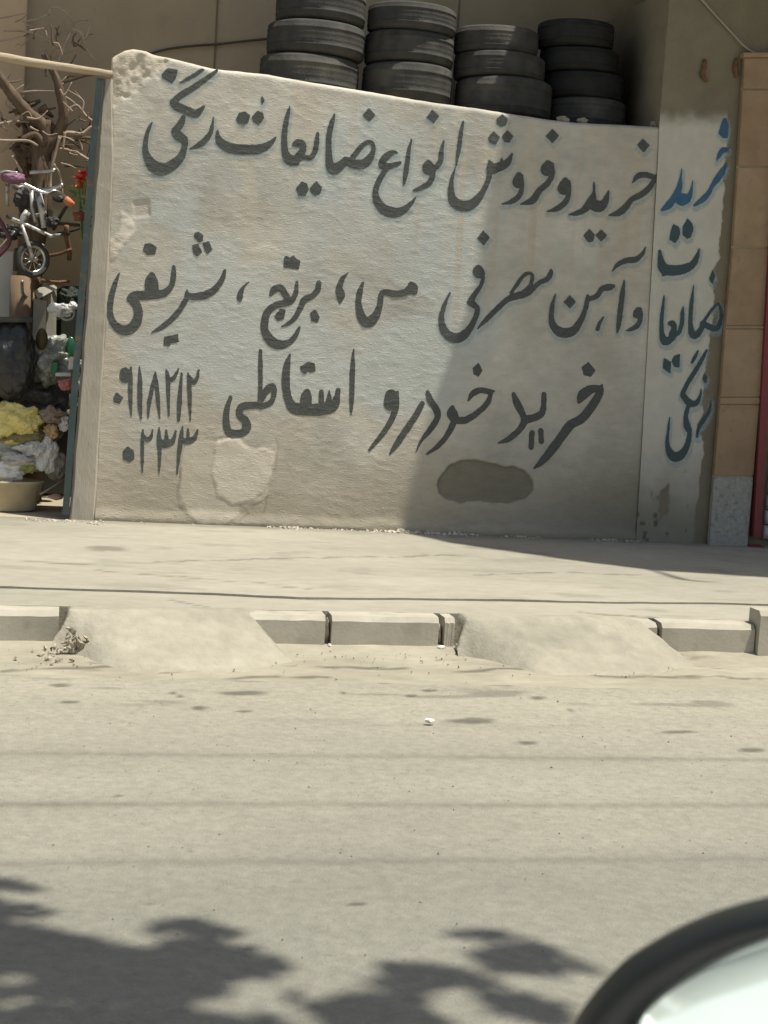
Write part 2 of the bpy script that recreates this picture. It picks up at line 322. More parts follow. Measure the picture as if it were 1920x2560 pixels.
# ---------------------------------------------------------------- painted writing
S_ = {'A': (240, 140, 3.456), 'B': (680, 240, 3.456), 'C': (1080, 260, 2.765), 'D': (220, 540, 3.318), 'E': (640, 560, 3.318), 'F': (1060, 560, 2.765),
      'G': (240, 840, 3.456), 'H': (520, 840, 3.318), 'I': (880, 880, 2.5136), 'J': (1600, 280, 5.531), 'K': (1600, 640, 4.096), '1': (0, 0, 1)}
WORDS = [
 # name, halo, colour, [(crop, kind, points)...]
 ('w1', 1, 'grey', [('A', 'P', [(565, 160), (620, 105), (705, 120), (690, 190), (655, 238), (575, 190)]),
   ('A', 'S', [(720, 235, 8), (780, 205, 32), (860, 160, 38), (910, 125, 30), (935, 120, 10)]),
   ('A', 'S', [(1045, 125, 25), (960, 190, 45), (830, 280, 55), (720, 350, 60), (668, 395, 55)]),
   ('A', 'S', [(665, 400, 60), (700, 435, 80), (780, 470, 75), (850, 500, 75), (890, 480, 55), (930, 440, 28)]),
   ('A', 'S', [(755, 530, 40), (735, 580, 60), (690, 640, 65)]), ('A', 'S', [(685, 650, 75), (710, 690, 85), (755, 720, 75), (775, 770, 45)]),
   ('A', 'S', [(772, 750, 45), (745, 850, 65), (690, 920, 85), (620, 965, 100), (550, 978, 115), (490, 945, 105), (445, 880, 75), (425, 800, 50), (435, 700, 42), (460, 620, 30), (487, 570, 12)]),
   ('A', 'S', [(1015, 530, 12), (1005, 600, 28), (985, 670, 45), (930, 740, 55), (870, 780, 42), (815, 802, 20)])]),
 ('w2', 1, 'grey', [('A', 'S', [(1050, 645, 20), (1052, 700, 45), (1085, 755, 80), (1160, 795, 92), (1250, 808, 90), (1370, 808, 88), (1450, 790, 72), (1510, 750, 48), (1550, 705, 18)]),
   ('A', 'P', [(1210, 545), (1240, 490), (1290, 482), (1330, 515), (1315, 575), (1275, 598), (1225, 580)]), ('A', 'P', [(1345, 530), (1395, 475), (1440, 490), (1450, 540), (1405, 595), (1360, 565)]),
   ('A', 'S', [(1435, 362, 26), (1440, 385, 30), (1434, 415, 10)]),
   ('B', 'S', [(155, 85, 10), (135, 160, 40), (112, 280, 50), (105, 400, 55), (115, 490, 65), (150, 550, 95), (200, 560, 90)]),
   ('B', 'S', [(190, 555, 85), (260, 530, 55), (330, 530, 48), (370, 480, 48), (385, 400, 45), (395, 320, 25)]),
   ('B', 'S', [(185, 420, 30), (225, 410, 75), (262, 420, 65), (265, 470, 60), (235, 515, 70)]),
   ('B', 'P', [(208, 800), (255, 742), (300, 755), (315, 800), (290, 860), (230, 862)]), ('B', 'P', [(325, 795), (385, 738), (430, 790), (415, 845), (375, 862), (340, 840)]),
   ('B', 'S', [(540, 155, 14), (515, 240, 48), (492, 350, 50), (490, 480, 56), (500, 590, 75), (535, 630, 105), (590, 600, 80), (640, 560, 70)]),
   ('B', 'S', [(640, 560, 75), (700, 585, 85), (780, 590, 85), (840, 545, 72), (875, 470, 42), (865, 408, 38), (820, 402, 38), (770, 440, 45), (720, 500, 50), (690, 545, 50)]),
   ('B', 'P', [(838, 108), (895, 165), (838, 222), (782, 165)])]),
 ('w3', 1, 'grey', [('B', 'S', [(1080, 490, 22), (1040, 490, 45), (980, 530, 65), (952, 590, 70), (990, 612, 60), (1060, 595, 48), (1105, 578, 30)]),
   ('B', 'S', [(985, 635, 45), (930, 720, 50), (895, 820, 52), (905, 900, 70), (960, 975, 90), (1050, 1008, 92), (1130, 988, 68), (1200, 930, 38), (1245, 872, 12)]),
   ('B', 'S', [(1205, 375, 14), (1185, 460, 32), (1165, 600, 46), (1150, 700, 40), (1140, 768, 18)]),
   ('B', 'S', [(1350, 575, 50), (1350, 620, 108), (1368, 648, 80)]), ('B', 'S', [(1392, 650, 50), (1375, 730, 50), (1320, 780, 50), (1250, 810, 34), (1218, 818, 14)]),
   ('B', 'S', [(1485, 385, 14), (1465, 470, 40), (1455, 560, 48), (1420, 610, 48), (1385, 622, 55)]), ('B', 'P', [(1385, 120), (1445, 170), (1395, 235), (1335, 185)])]),
 ('w4', 1, 'grey', [('C', 'S', [(215, 118, 14), (200, 200, 30), (184, 320, 30), (165, 430, 10)]),
   ('C', 'S', [(160, 440, 12), (136, 530, 30), (132, 620, 50), (155, 680, 70), (210, 706, 78), (270, 695, 72), (320, 650, 55), (360, 590, 40), (390, 520, 38), (400, 470, 40)]),
   ('C', 'S', [(395, 390, 14), (405, 420, 45), (412, 450, 72), (450, 440, 68), (500, 420, 58), (530, 390, 42), (552, 345, 16)]), ('C', 'S', [(480, 375, 12), (485, 420, 40)]),
   ('C', 'P', [(387, 235), (425, 190), (468, 230), (440, 282), (400, 270)]), ('C', 'P', [(482, 225), (520, 182), (560, 222), (535, 265), (498, 262)]), ('C', 'P', [(445, 105), (485, 70), (522, 105), (510, 145), (480, 160), (450, 140)]),
   ('C', 'S', [(600, 492, 45), (590, 540, 75), (605, 555, 55)]), ('C', 'S', [(615, 500, 35), (622, 560, 30), (605, 630, 38), (550, 675, 36), (482, 692, 10)]),
   ('C', 'S', [(800, 412, 50), (790, 455, 82), (810, 470, 55)]), ('C', 'S', [(825, 420, 35), (830, 490, 38), (795, 550, 42), (740, 600, 45), (700, 660, 52), (660, 680, 38), (612, 692, 12)]),
   ('C', 'P', [(832, 172), (875, 218), (832, 270), (787, 222)])]),
 ('w5', 1, 'grey', [('C', 'S', [(920, 530, 45), (905, 585, 78), (925, 600, 55)]), ('C', 'S', [(940, 540, 35), (945, 610, 33), (920, 680, 42), (860, 725, 38), (795, 743, 10)]),
   ('C', 'S', [(1118, 545, 14), (1118, 610, 25), (1100, 670, 60), (1050, 730, 48), (1000, 755, 38), (948, 765, 14)]), ('C', 'S', [(1100, 690, 80), (1150, 708, 82), (1185, 690, 58), (1205, 650, 40), (1220, 602, 12)]),
   ('C', 'S', [(1385, 545, 10), (1420, 500, 40), (1480, 490, 42), (1530, 505, 38), (1558, 490, 15)]), ('C', 'S', [(1545, 510, 28), (1500, 580, 42), (1440, 630, 45), (1380, 660, 40), (1340, 710, 48), (1290, 752, 48), (1220, 770, 12)]),
   ('C', 'P', [(1455, 240), (1503, 285), (1462, 335), (1417, 285)]), ('C', 'P', [(1045, 910), (1085, 865), (1125, 905), (1110, 950), (1080, 955)]), ('C', 'P', [(1130, 905), (1170, 868), (1208, 910), (1165, 952)])]),
 ('w6', 0, 'grey', [('D', 'P', [(470, 235), (520, 228), (570, 262), (555, 320), (490, 322), (455, 285)]), ('D', 'P', [(885, 140), (915, 130), (955, 165), (950, 205), (920, 218), (882, 175)]),
   ('D', 'P', [(865, 245), (910, 230), (945, 300), (905, 332), (875, 310)]), ('D', 'P', [(950, 225), (1000, 210), (1032, 280), (990, 315), (970, 285)]),
   ('D', 'S', [(260, 475, 15), (225, 560, 42), (192, 680, 52), (182, 790, 52), (205, 880, 60), (270, 942, 82), (340, 942, 88), (395, 890, 88), (418, 820, 78), (405, 750, 75), (372, 700, 78)]),
   ('D', 'S', [(352, 690, 68), (380, 662, 75), (440, 660, 80), (540, 652, 82), (630, 640, 66), (690, 580, 50), (710, 490, 48), (710, 420, 28)]), ('D', 'S', [(530, 495, 60), (525, 550, 112), (530, 610, 120)]),
   ('D', 'S', [(1135, 450, 25), (1110, 530, 48), (1050, 610, 58), (970, 655, 70), (880, 670, 62), (825, 652, 48), (820, 612, 10)]), ('D', 'S', [(820, 680, 50), (760, 780, 48), (690, 860, 48), (600, 930, 42), (530, 965, 15)]),
   ('D', 'P', [(632, 1000), (690, 995), (745, 980), (752, 1045), (690, 1055), (675, 1078), (630, 1075)]),
   ('D', 'S', [(1335, 548, 8), (1290, 590, 25), (1265, 640, 48), (1258, 680, 52), (1260, 702, 28)])]),
 ('w7', 0, 'grey', [('E', 'P', [(232, 285), (250, 265), (280, 285), (310, 262), (330, 285), (368, 310), (352, 378), (232, 360)]),
   ('E', 'S', [(122, 590, 25), (150, 545, 58), (200, 530, 58), (240, 580, 58), (270, 640, 58)]),
   ('E', 'S', [(338, 482, 25), (330, 570, 42), (300, 630, 52), (250, 655, 58), (170, 672, 58), (95, 730, 62), (72, 820, 65), (78, 900, 72), (130, 975, 88), (200, 1002, 78), (280, 978, 52), (330, 920, 42), (358, 860, 25)]),
   ('E', 'P', [(150, 770), (200, 705), (245, 715), (230, 790), (180, 805)]),
   ('E', 'S', [(520, 492, 48), (510, 550, 50), (460, 600, 52), (400, 630, 58), (370, 690, 48), (320, 780, 42), (270, 825, 34), (210, 852, 12)]), ('E', 'P', [(450, 740), (490, 708), (528, 770), (510, 820), (460, 805)]),
   ('E', 'S', [(768, 400, 8), (720, 450, 38), (690, 530, 58), (702, 590, 75), (695, 662, 10)]),
   ('E', 'S', [(888, 488, 20), (860, 570, 52), (850, 660, 52), (868, 750, 75), (900, 808, 88), (950, 808, 92), (1000, 750, 68), (1030, 660, 50), (1040, 585, 50), (1075, 567, 52), (1160, 580, 58), (1240, 565, 62), (1300, 530, 90)]),
   ('E', 'S', [(1292, 510, 68), (1310, 560, 62)])]),
 ('w8', 1, 'grey', [('F', 'S', [(180, 475, 12), (145, 550, 28), (120, 650, 40), (140, 740, 60), (200, 786, 72), (260, 778, 68), (310, 730, 50), (350, 660, 40), (368, 590, 38), (345, 560, 45), (320, 545, 48)]),
   ('F', 'S', [(322, 540, 52), (340, 500, 40), (390, 430, 30), (410, 370, 28)]), ('F', 'S', [(375, 302, 42), (376, 330, 82), (388, 345, 66)]), ('F', 'P', [(410, 45), (452, 95), (412, 148), (368, 98)]),
   ('F', 'S', [(370, 722, 12), (430, 660, 34), (500, 590, 38), (580, 520, 42), (650, 495, 52), (720, 475, 42), (790, 410, 34), (850, 380, 38), (875, 340, 34), (878, 318, 20)]),
   ('F', 'S', [(600, 480, 24), (640, 420, 28), (690, 355, 28), (735, 342, 28), (748, 375, 28), (730, 430, 30), (690, 470, 38)])]),
 ('w9', 1, 'grey', [('F', 'S', [(908, 485, 12), (885, 570, 32), (880, 660, 40), (905, 720, 58), (960, 752, 72), (1030, 738, 62), (1080, 670, 45), (1110, 600, 35), (1125, 540, 35), (1130, 495, 22)]),
   ('F', 'S', [(1130, 522, 34), (1190, 500, 38), (1230, 450, 42), (1280, 437, 46), (1310, 430, 25)]), ('F', 'P', [(1005, 492), (1045, 537), (1008, 583), (965, 540)]), ('F', 'S', [(1243, 640, 8), (1215, 680, 24), (1200, 725, 32)]),
   ('F', 'S', [(1300, 328, 10), (1340, 280, 32), (1400, 252, 42), (1460, 246, 42), (1510, 205, 28), (1530, 160, 10)]), ('F', 'S', [(1383, 390, 12), (1370, 480, 36), (1356, 600, 40), (1345, 690, 36), (1335, 750, 15)]),
   ('F', 'S', [(1475, 592, 38), (1470, 625, 58)]), ('F', 'S', [(1490, 590, 32), (1498, 640, 30), (1475, 700, 38), (1430, 728, 28), (1393, 737, 10)])]),
 ('w10', 0, 'grey', [('G', 'P', [(150, 540), (175, 488), (235, 530), (205, 585), (160, 575)]), ('G', 'S', [(250, 312, 85), (250, 360, 95), (275, 330, 70)]), ('G', 'S', [(300, 275, 22), (297, 400, 42), (298, 550, 38), (305, 700, 10)]),
   ('G', 'S', [(375, 262, 12), (380, 400, 42), (380, 600, 44), (388, 715, 20)]), ('G', 'S', [(512, 310, 12), (490, 430, 38), (460, 580, 36), (450, 712, 14)]), ('G', 'S', [(512, 310, 12), (525, 430, 38), (540, 600, 34), (550, 712, 12)]),
   ('G', 'S', [(603, 280, 10), (620, 350, 38), (625, 500, 34), (630, 688, 18)]), ('G', 'S', [(610, 330, 28), (640, 380, 42), (680, 350, 36), (712, 285, 18)]), ('G', 'S', [(740, 320, 18), (730, 450, 34), (720, 600, 44), (712, 735, 24)]),
   ('G', 'S', [(795, 315, 12), (805, 400, 38), (810, 560, 36), (815, 735, 14)]), ('G', 'S', [(800, 350, 36), (840, 400, 48), (875, 360, 32), (885, 300, 24)])]),
 ('w11', 0, 'grey', [('G', 'P', [(230, 1000), (270, 955), (325, 990), (330, 1060), (290, 1090), (235, 1065)]), ('G', 'S', [(405, 808, 14), (400, 900, 30), (400, 1050, 30), (400, 1180, 12)]), ('G', 'S', [(405, 860, 32), (440, 895, 42), (475, 870, 32), (490, 808, 12)]),
   ('G', 'S', [(545, 790, 14), (545, 900, 44), (550, 1040, 34), (545, 1195, 12)]), ('G', 'S', [(550, 930, 56), (600, 930, 76), (660, 910, 48), (690, 820, 18)]), ('G', 'S', [(605, 815, 20), (610, 900, 44)]),
   ('G', 'S', [(748, 780, 14), (735, 880, 44), (715, 1040, 34), (700, 1195, 12)]), ('G', 'S', [(740, 905, 48), (800, 910, 58), (850, 880, 46), (880, 810, 16)]), ('G', 'S', [(795, 800, 18), (795, 890, 34)])]),
 ('w12', 0, 'grey', [('H', 'S', [(435, 120, 28), (435, 250, 40), (435, 400, 38), (430, 520, 38)]),
   ('H', 'S', [(430, 548, 45), (478, 462, 60), (528, 425, 70), (548, 480, 45), (520, 550, 48), (450, 582, 52), (400, 575, 60), (310, 580, 68), (268, 600, 60), (265, 660, 62), (310, 705, 72), (320, 760, 76), (290, 800, 68), (230, 812, 72), (172, 798, 68), (150, 720, 58), (155, 620, 52), (185, 510, 34)]),
   ('H', 'S', [(680, 155, 20), (655, 240, 58), (645, 350, 68), (650, 450, 68), (672, 540, 75), (720, 600, 98), (850, 612, 100), (980, 602, 104), (1045, 572, 85), (1072, 500, 52), (1078, 450, 42)]),
   ('H', 'S', [(825, 458, 45), (815, 500, 90), (812, 560, 100)]), ('H', 'S', [(940, 465, 42), (940, 560, 48)]), ('H', 'S', [(1005, 450, 10), (1005, 500, 36), (1000, 560, 58)]),
   ('H', 'P', [(765, 255), (830, 215), (885, 230), (890, 290), (850, 305), (832, 290), (800, 315), (770, 285)]), ('H', 'S', [(1208, 110, 14), (1200, 250, 42), (1195, 400, 46), (1190, 560, 38), (1187, 660, 10)])]),
 ('w13', 0, 'grey', [('I', 'S', [(245, 272, 76), (240, 330, 82), (265, 300, 60)]), ('I', 'S', [(285, 250, 18), (275, 350, 40), (240, 440, 38), (180, 530, 34), (110, 615, 20)]), ('I', 'S', [(440, 325, 36), (400, 400, 42), (340, 490, 42), (280, 580, 40), (238, 640, 14)]),
   ('I', 'S', [(475, 250, 24), (490, 300, 44), (533, 370, 44), (533, 420, 40), (490, 490, 38), (440, 550, 24), (400, 630, 8)]), ('I', 'S', [(730, 305, 14), (760, 260, 38), (810, 240, 38), (860, 250, 36), (893, 245, 12)]),
   ('I', 'S', [(872, 260, 28), (850, 320, 38), (790, 380, 38), (720, 425, 46), (670, 430, 48)]), ('I', 'S', [(630, 348, 28), (630, 390, 72), (645, 412, 58)]), ('I', 'S', [(640, 440, 44), (600, 520, 36), (540, 590, 34), (470, 642, 14)]),
   ('I', 'P', [(758, 100), (795, 70), (820, 115), (795, 155), (765, 140)])]),
 ('w14', 0, 'grey', [('I', 'S', [(1015, 265, 28), (1040, 330, 50), (1070, 390, 42), (1085, 430, 48), (1050, 490, 40), (985, 545, 38), (920, 572, 14)]), ('I', 'S', [(1085, 425, 55), (1150, 410, 48), (1195, 380, 42), (1205, 310, 36), (1205, 265, 32)]),
   ('I', 'S', [(1130, 508, 36), (1125, 598, 36)]), ('I', 'S', [(1185, 495, 36), (1190, 562, 36)]),
   ('I', 'S', [(1570, 205, 14), (1555, 260, 48), (1500, 350, 58), (1440, 420, 58), (1370, 460, 62), (1310, 540, 58), (1250, 620, 58), (1190, 690, 42), (1145, 730, 14)]), ('I', 'S', [(1425, 315, 22), (1450, 270, 66), (1500, 235, 56), (1560, 225, 32)]),
   ('I', 'P', [(1445, 95), (1485, 62), (1528, 115), (1500, 155), (1455, 145)])]),
]
PIERWORDS = [
 ('p1', 1, 'blue', [('J', 'P', [(1150, 90), (1195, 90), (1222, 200), (1210, 360), (1140, 360), (1085, 290), (1120, 170)]), ('J', 'S', [(1055, 675, 15), (1090, 600, 60), (1140, 535, 78), (1200, 520, 66)]),
   ('J', 'S', [(1190, 720, 40), (1130, 830, 88), (1060, 930, 92), (990, 1030, 62), (940, 1120, 72), (860, 1210, 85), (750, 1290, 45)]),
   ('J', 'S', [(570, 785, 14), (555, 920, 40), (535, 1050, 88), (470, 1180, 98), (390, 1290, 105), (300, 1350, 48)]), ('J', 'S', [(520, 1180, 118), (580, 1210, 180), (660, 1180, 96), (700, 1090, 52), (722, 950, 14)])]),
 ('p2', 1, 'teal', [('J', 'P', [(455, 1550), (530, 1590), (550, 1680), (520, 1760), (475, 1815), (400, 1760), (420, 1650)]), ('J', 'P', [(650, 1475), (715, 1540), (728, 1630), (690, 1740), (640, 1750), (580, 1690), (590, 1580)]),
   ('1', 'S', [(1648, 628, 8), (1651, 650, 16), (1657, 670, 26), (1675, 676, 27), (1703, 674, 25), (1728, 663, 19), (1740, 645, 13), (1747, 622, 4)]), ('1', 'P', [(1647, 655), (1655, 690), (1676, 686), (1664, 660)]),
   ('K', 'S', [(543, 300, 10), (530, 420, 34), (516, 560, 44), (512, 700, 50), (532, 796, 78), (570, 806, 76), (620, 750, 58), (645, 690, 46)]),
   ('K', 'S', [(640, 690, 66), (700, 722, 66), (785, 742, 56), (826, 650, 38), (828, 560, 38), (800, 492, 28), (740, 540, 34), (680, 620, 34), (650, 670, 38)]),
   ('K', 'S', [(243, 410, 14), (230, 520, 34), (217, 650, 40), (218, 780, 50), (245, 866, 85), (300, 858, 76), (350, 810, 58), (400, 770, 48), (425, 680, 44), (430, 590, 42), (438, 520, 16)]),
   ('K', 'S', [(295, 692, 38), (330, 692, 66), (345, 740, 58), (320, 800, 66)]), ('K', 'P', [(240, 1045), (315, 1085), (305, 1200), (230, 1150)]), ('K', 'P', [(350, 1020), (405, 1005), (400, 1140), (350, 1135), (318, 1080)]),
   ('K', 'P', [(740, 140), (765, 200), (740, 290), (705, 230)])]),
 ('p3', 1, 'teal', [('K', 'S', [(590, 970, 15), (565, 1020, 38), (530, 1090, 28)]), ('K', 'S', [(678, 965, 25), (630, 1060, 44), (560, 1180, 48), (490, 1290, 48), (442, 1390, 52), (432, 1430, 56)]),
   ('K', 'S', [(438, 1430, 64), (500, 1500, 76), (570, 1508, 58), (612, 1430, 34), (622, 1360, 14)]), ('K', 'S', [(490, 1540, 44), (465, 1640, 48), (475, 1730, 72), (500, 1790, 58)]),
   ('K', 'S', [(505, 1780, 48), (495, 1880, 54), (460, 1980, 68), (400, 2045, 96), (340, 2052, 100), (292, 1990, 68), (275, 1900, 40), (285, 1780, 30), (302, 1640, 12)]),
   ('K', 'S', [(728, 1470, 12), (710, 1580, 34), (650, 1680, 48), (600, 1760, 42), (580, 1850, 28)]), ('K', 'P', [(660, 1200), (690, 1240), (670, 1310), (635, 1250)])]),
]
def word_geom(parts):
    st = []; po = []
    for crop, kind, pts in parts:
        ox, oy, sc = S_[crop]
        if kind == 'P': po.append([(ox+a/sc, oy+b/sc) for a, b in pts])
        else:
            q = catmull([(ox+a/sc, oy+b/sc, c/sc) for a, b, c in pts], 7)
            st.append(np.array(q))
    return st, po
def field(gx, gy, st, po):
    f = np.full(gx.shape, 1e9)
    for q in st:
        for i in range(len(q)-1):
            a, b = q[i], q[i+1]; ex, ey = b[0]-a[0], b[1]-a[1]
            t = np.clip(((gx-a[0])*ex+(gy-a[1])*ey)/(ex*ex+ey*ey+1e-9), 0, 1)
            f = np.minimum(f, np.hypot(gx-a[0]-ex*t, gy-a[1]-ey*t)-(a[2]+(b[2]-a[2])*t)/2)
    for p in po: f = np.minimum(f, polysdf(gx, gy, p)-.8)
    return f
def march(f, x0, y0, h):
    """polygons where f<0 on a regular grid -> list of px vertices and faces"""
    ny, nx = f.shape; vid = {}; VV = []; FF = []
    def gv(i, j):
        k = (0, i, j)
        if k not in vid: vid[k] = len(VV); VV.append((x0+j*h, y0+i*h))
        return vid[k]
    def ev(i, j, i2, j2):
        k = (1, i, j, i2, j2) if (i, j) < (i2, j2) else (1, i2, j2, i, j)
        if k not in vid:
            _, a, b, c, d = k; t = f[a, b]/(f[a, b]-f[c, d]); vid[k] = len(VV)
            VV.append((x0+(b+(d-b)*t)*h, y0+(a+(c-a)*t)*h))
        return vid[k]
    ins = f < 0
    anyc = ins[:-1, :-1] | ins[1:, :-1] | ins[:-1, 1:] | ins[1:, 1:]
    for i, j in zip(*np.nonzero(anyc)):
        cs = [(i, j), (i+1, j), (i+1, j+1), (i, j+1)]; poly = []
        for k in range(4):
            a = cs[k]; b = cs[(k+1) % 4]
            if ins[a]: poly.append(gv(*a))
            if ins[a] != ins[b]: poly.append(ev(*a, *b))
        if len(poly) >= 3: FF.append(tuple(poly))
    return VV, FF
PM = {'grey': mat('paint_grey', (.075, .079, .073), (.10, .103, .094), scale=22, rough=.7, bump=.5, bscale=70, stretch=(1, 1, 2.1), bump2=.3, bscale2=26, spec=.25, c3=(.20, .19, .17), c3scale=30, c3lo=.62, c3hi=.85, bdist=.006),
      'blue': mat('paint_blue', (.045, .115, .20), (.06, .14, .22), scale=14, rough=.6, bump=.2, bscale=70, spec=.3),
      'teal': mat('paint_teal', (.058, .078, .075), (.05, .088, .10), scale=9, rough=.6, bump=.2, bscale=70, spec=.3)}
def halo_mat():
    m, nt, b = newmat('paint_blue_mist'); L = nt.links.new
    b.inputs['Base Color'].default_value = (.42, .52, .53, 1); b.inputs['Roughness'].default_value = .9; b.inputs['Specular IOR Level'].default_value = .1
    at = N(nt, 'ShaderNodeAttribute', attribute_name='a'); tr = N(nt, 'ShaderNodeBsdfTransparent'); mx = N(nt, 'ShaderNodeMixShader')
    ns = N(nt, 'ShaderNodeTexNoise'); ns.inputs['Scale'].default_value = 18; g = N(nt, 'ShaderNodeNewGeometry'); L(g.outputs['Position'], ns.inputs['Vector'])
    mr = N(nt, 'ShaderNodeMapRange'); mr.inputs['From Min'].default_value = .3; mr.inputs['From Max'].default_value = .65; mr.inputs['To Min'].default_value = .45; mr.inputs['To Max'].default_value = .95
    L(ns.outputs['Fac'], mr.inputs['Value']); mu = N(nt, 'ShaderNodeMath', operation='MULTIPLY'); L(at.outputs['Fac'], mu.inputs[0]); L(mr.outputs[0], mu.inputs[1])
    L(mu.outputs[0], mx.inputs[0]); L(tr.outputs[0], mx.inputs[1]); L(b.outputs[0], mx.inputs[2])
    L(mx.outputs[0], nt.nodes['Material Output'].inputs['Surface']); return m
HM = halo_mat()
def paint_word(spec, parent, y0, disp):
    nm, halo, colr, parts = spec; st, po = word_geom(parts)
    allp = np.concatenate([q[:, :2] for q in st]+[np.array(p) for p in po]) if st else np.array(po[0])
    x0, yy0 = allp.min(0)-34; x1, y1 = allp.max(0)+34; h = 1.9
    gx, gy = np.meshgrid(np.arange(x0, x1, h), np.arange(yy0, y1, h))
    f0 = field(gx, gy, st, po); f = f0+(fbm(gx/7, gy/7, 101)-.5)*2.2+.3
    def put(VV, off):
        a = np.array(VV); W = onY(a[:, 0], a[:, 1], y0); W[:, 1] = y0-disp(W[:, 0], W[:, 2])-off; return W
    VV, FF = march(f, x0, yy0, h)
    o = mesh_obj('painted_word', put(VV, .0019), [t[::-1] for t in FF], PM[colr], parent, True)
    if halo:
        fh = field(gx-1.5, gy-7.5, st, po); fh = np.minimum(fh, f0)-9
        VV, FF = march(fh, x0, yy0, h); a = np.array(VV)
        fv = field(a[:, 0]-1.5, a[:, 1]-7.5, st, po); al = sstep(9, .5, np.minimum(fv, field(a[:, 0], a[:, 1], st, po)+5))*(.45 if colr == 'grey' else .58)
        mesh_obj('paint_mist', put(VV, .0010), [t[::-1] for t in FF], HM, o, True, {'a': al})
for wd in WORDS: paint_word(wd, wall, 0.0, wall_disp)

# ---------------------------------------------------------------- jamb, gate post, lintel pole
JL = [(260, 197), (243, 400), (224, 650), (205, 900), (174, 1300)]; JR = [(280, 197), (284, 400), (273, 640), (259, 900), (236, 1300)]
jm = mat('jamb_cement', (.36, .325, .26), (.43, .39, .315), scale=3.0, rough=.9, bump=.25, bscale=40, stretch=(2, 2, .5), c3=(.30, .27, .21), c3scale=9, c3lo=.6, c3hi=.75)
V = []; Fc = []; n = 40
def seq(pts, t):
    k = np.linspace(0, 1, len(pts)); a = np.array(pts, float); return np.interp(t, k, a[:, 0]), np.interp(t, k, a[:, 1])
for i in range(n):
    t = i/(n-1); a = P(*seq(JL, t), -.012); b = P(*seq(JR, t), -.012)
    if i == n-1: a.z = b.z = -.05
    jit = .004*random.uniform(-1, 1)
    V += [Vector((a.x+jit, TH, a.z)), Vector((a.x+jit, -.002, a.z)), Vector((a.x+.012+jit, -.014, a.z)), Vector((b.x-.01, -.014-.003*random.random(), b.z)), Vector((b.x+.006+jit, .004, b.z))]
for i in range(n-1):
    for k in range(4): Fc.append((i*5+k, i*5+k+5, i*5+k+6, i*5+k+1))
Fc.append((0, 1, 2, 3, 4))
mesh_obj('smooth_cement_jamb', V, Fc, jm, wall, False)
gm = mat('green_steel', (.035, .055, .052), (.05, .075, .072), scale=12, rough=.55, metal=0.0, spec=.4, bump=.1, c3=(.13, .08, .045), c3scale=16, c3lo=.6, c3hi=.7)
post = thing('gate_post', 'thin green painted steel post standing against the wall end by the scrap yard', 'post')
gp = [(250, 197), (230, 400), (211, 650), (192, 900), (164, 1285)]
q = catmull([list(P(a, b, -.01)) for a, b in gp], 6)
V = []; Fc = []
for c in q:
    V += [(c[0]-.021, -.035, c[2]), (c[0]+.021, -.035, c[2]), (c[0]+.021, .012, c[2]), (c[0]-.021, .012, c[2])]
for i in range(len(q)-1):
    for k in range(4): a = i*4+k; b = i*4+(k+1) % 4; Fc.append((a, b, b+4, a+4))
Fc += [(3, 2, 1, 0), tuple(len(V)-4+k for k in range(4))]
mesh_obj('post_tube', V, Fc, gm, post)
for yy in (420, 1000):
    a = P(np.interp(yy, [197, 1285], [240, 156]), yy, -.02)
    tube('hinge_knuckle', [a+Vector((-.004, -.0, -.04)), a+Vector((-.004, 0, .04))], .012, gm, post, 8)
wood = mat('pole_wood', (.33, .26, .17), (.50, .42, .30), scale=5, rough=.8, bump=.4, bscale=40, stretch=(.4, 4, 4), c3=(.25, .18, .10), c3scale=8, c3lo=.6, c3hi=.75)
pole = tag(tube('wooden_pole', [P(-420, 80, -.015), P(-150, 117, -.012), P(0, 143, -.02), P(90, 158, -.015), P(190, 172, -.022), P(281, 186, -.02)], [.034, .031, .029, .027, .024, .022], wood, None, 10, True, 5, .06),
           'bare peeled wooden pole laid across the yard opening to the wall top', 'pole')

# ================================================================== PIER ON THE RIGHT
PE = [(1820, 240), (1820, 352), (1813, 395), (1808, 444), (1811, 471), (1805, 526), (1805, 553), (1797, 602), (1798, 645), (1784, 672), (1773, 694), (1784, 724), (1785, 756), (1781, 800), (1775, 832), (1773, 854), (1767, 895), (1764, 927), (1754, 946), (1762, 965), (1756, 987), (1753, 1006), (1759, 1028),
      (1745, 1060), (1740, 1085), (1756, 1094), (1759, 1132), (1754, 1164), (1748, 1196), (1748, 1237), (1738, 1272), (1735, 1322), (1730, 1380)]
PWHITE = [(1400, 200), (1820, 200)]+PE[1:]+[(1400, 1400)]
PHOLE = [(1672, 1208), (1651, 1227), (1645, 1275), (1648, 1306), (1656, 1294), (1670, 1287), (1672, 1243)]
PY = -.007
def pier_fields(x, z):
    px, py = topx(np.stack([x, np.full_like(x, PY), z], -1)); nz = (fbm(px/9, py/9, 113)-.5)*7
    s = polysdf(px, py, PWHITE)+nz; top = sstep(272, 322, py+26*(fbm(px/24, py/24, 117)-.5))
    layer = sstep(1.5, -1.5, s)*np.where(py < 345, top, 1)
    hole = sstep(1.5, -1.5, polysdf(px, py, PHOLE)+nz*.8)
    return px, py, layer*(1-hole)
def pier_disp(x, z):
    px, py, l = pier_fields(x, z)
    return l*.006*sstep(300, 420, py)+.006*(fbm(x*2, z*2, 121, 3)-.5)+.004*(fbm(x*14, z*14, 123, 3)-.5)*(1-l)
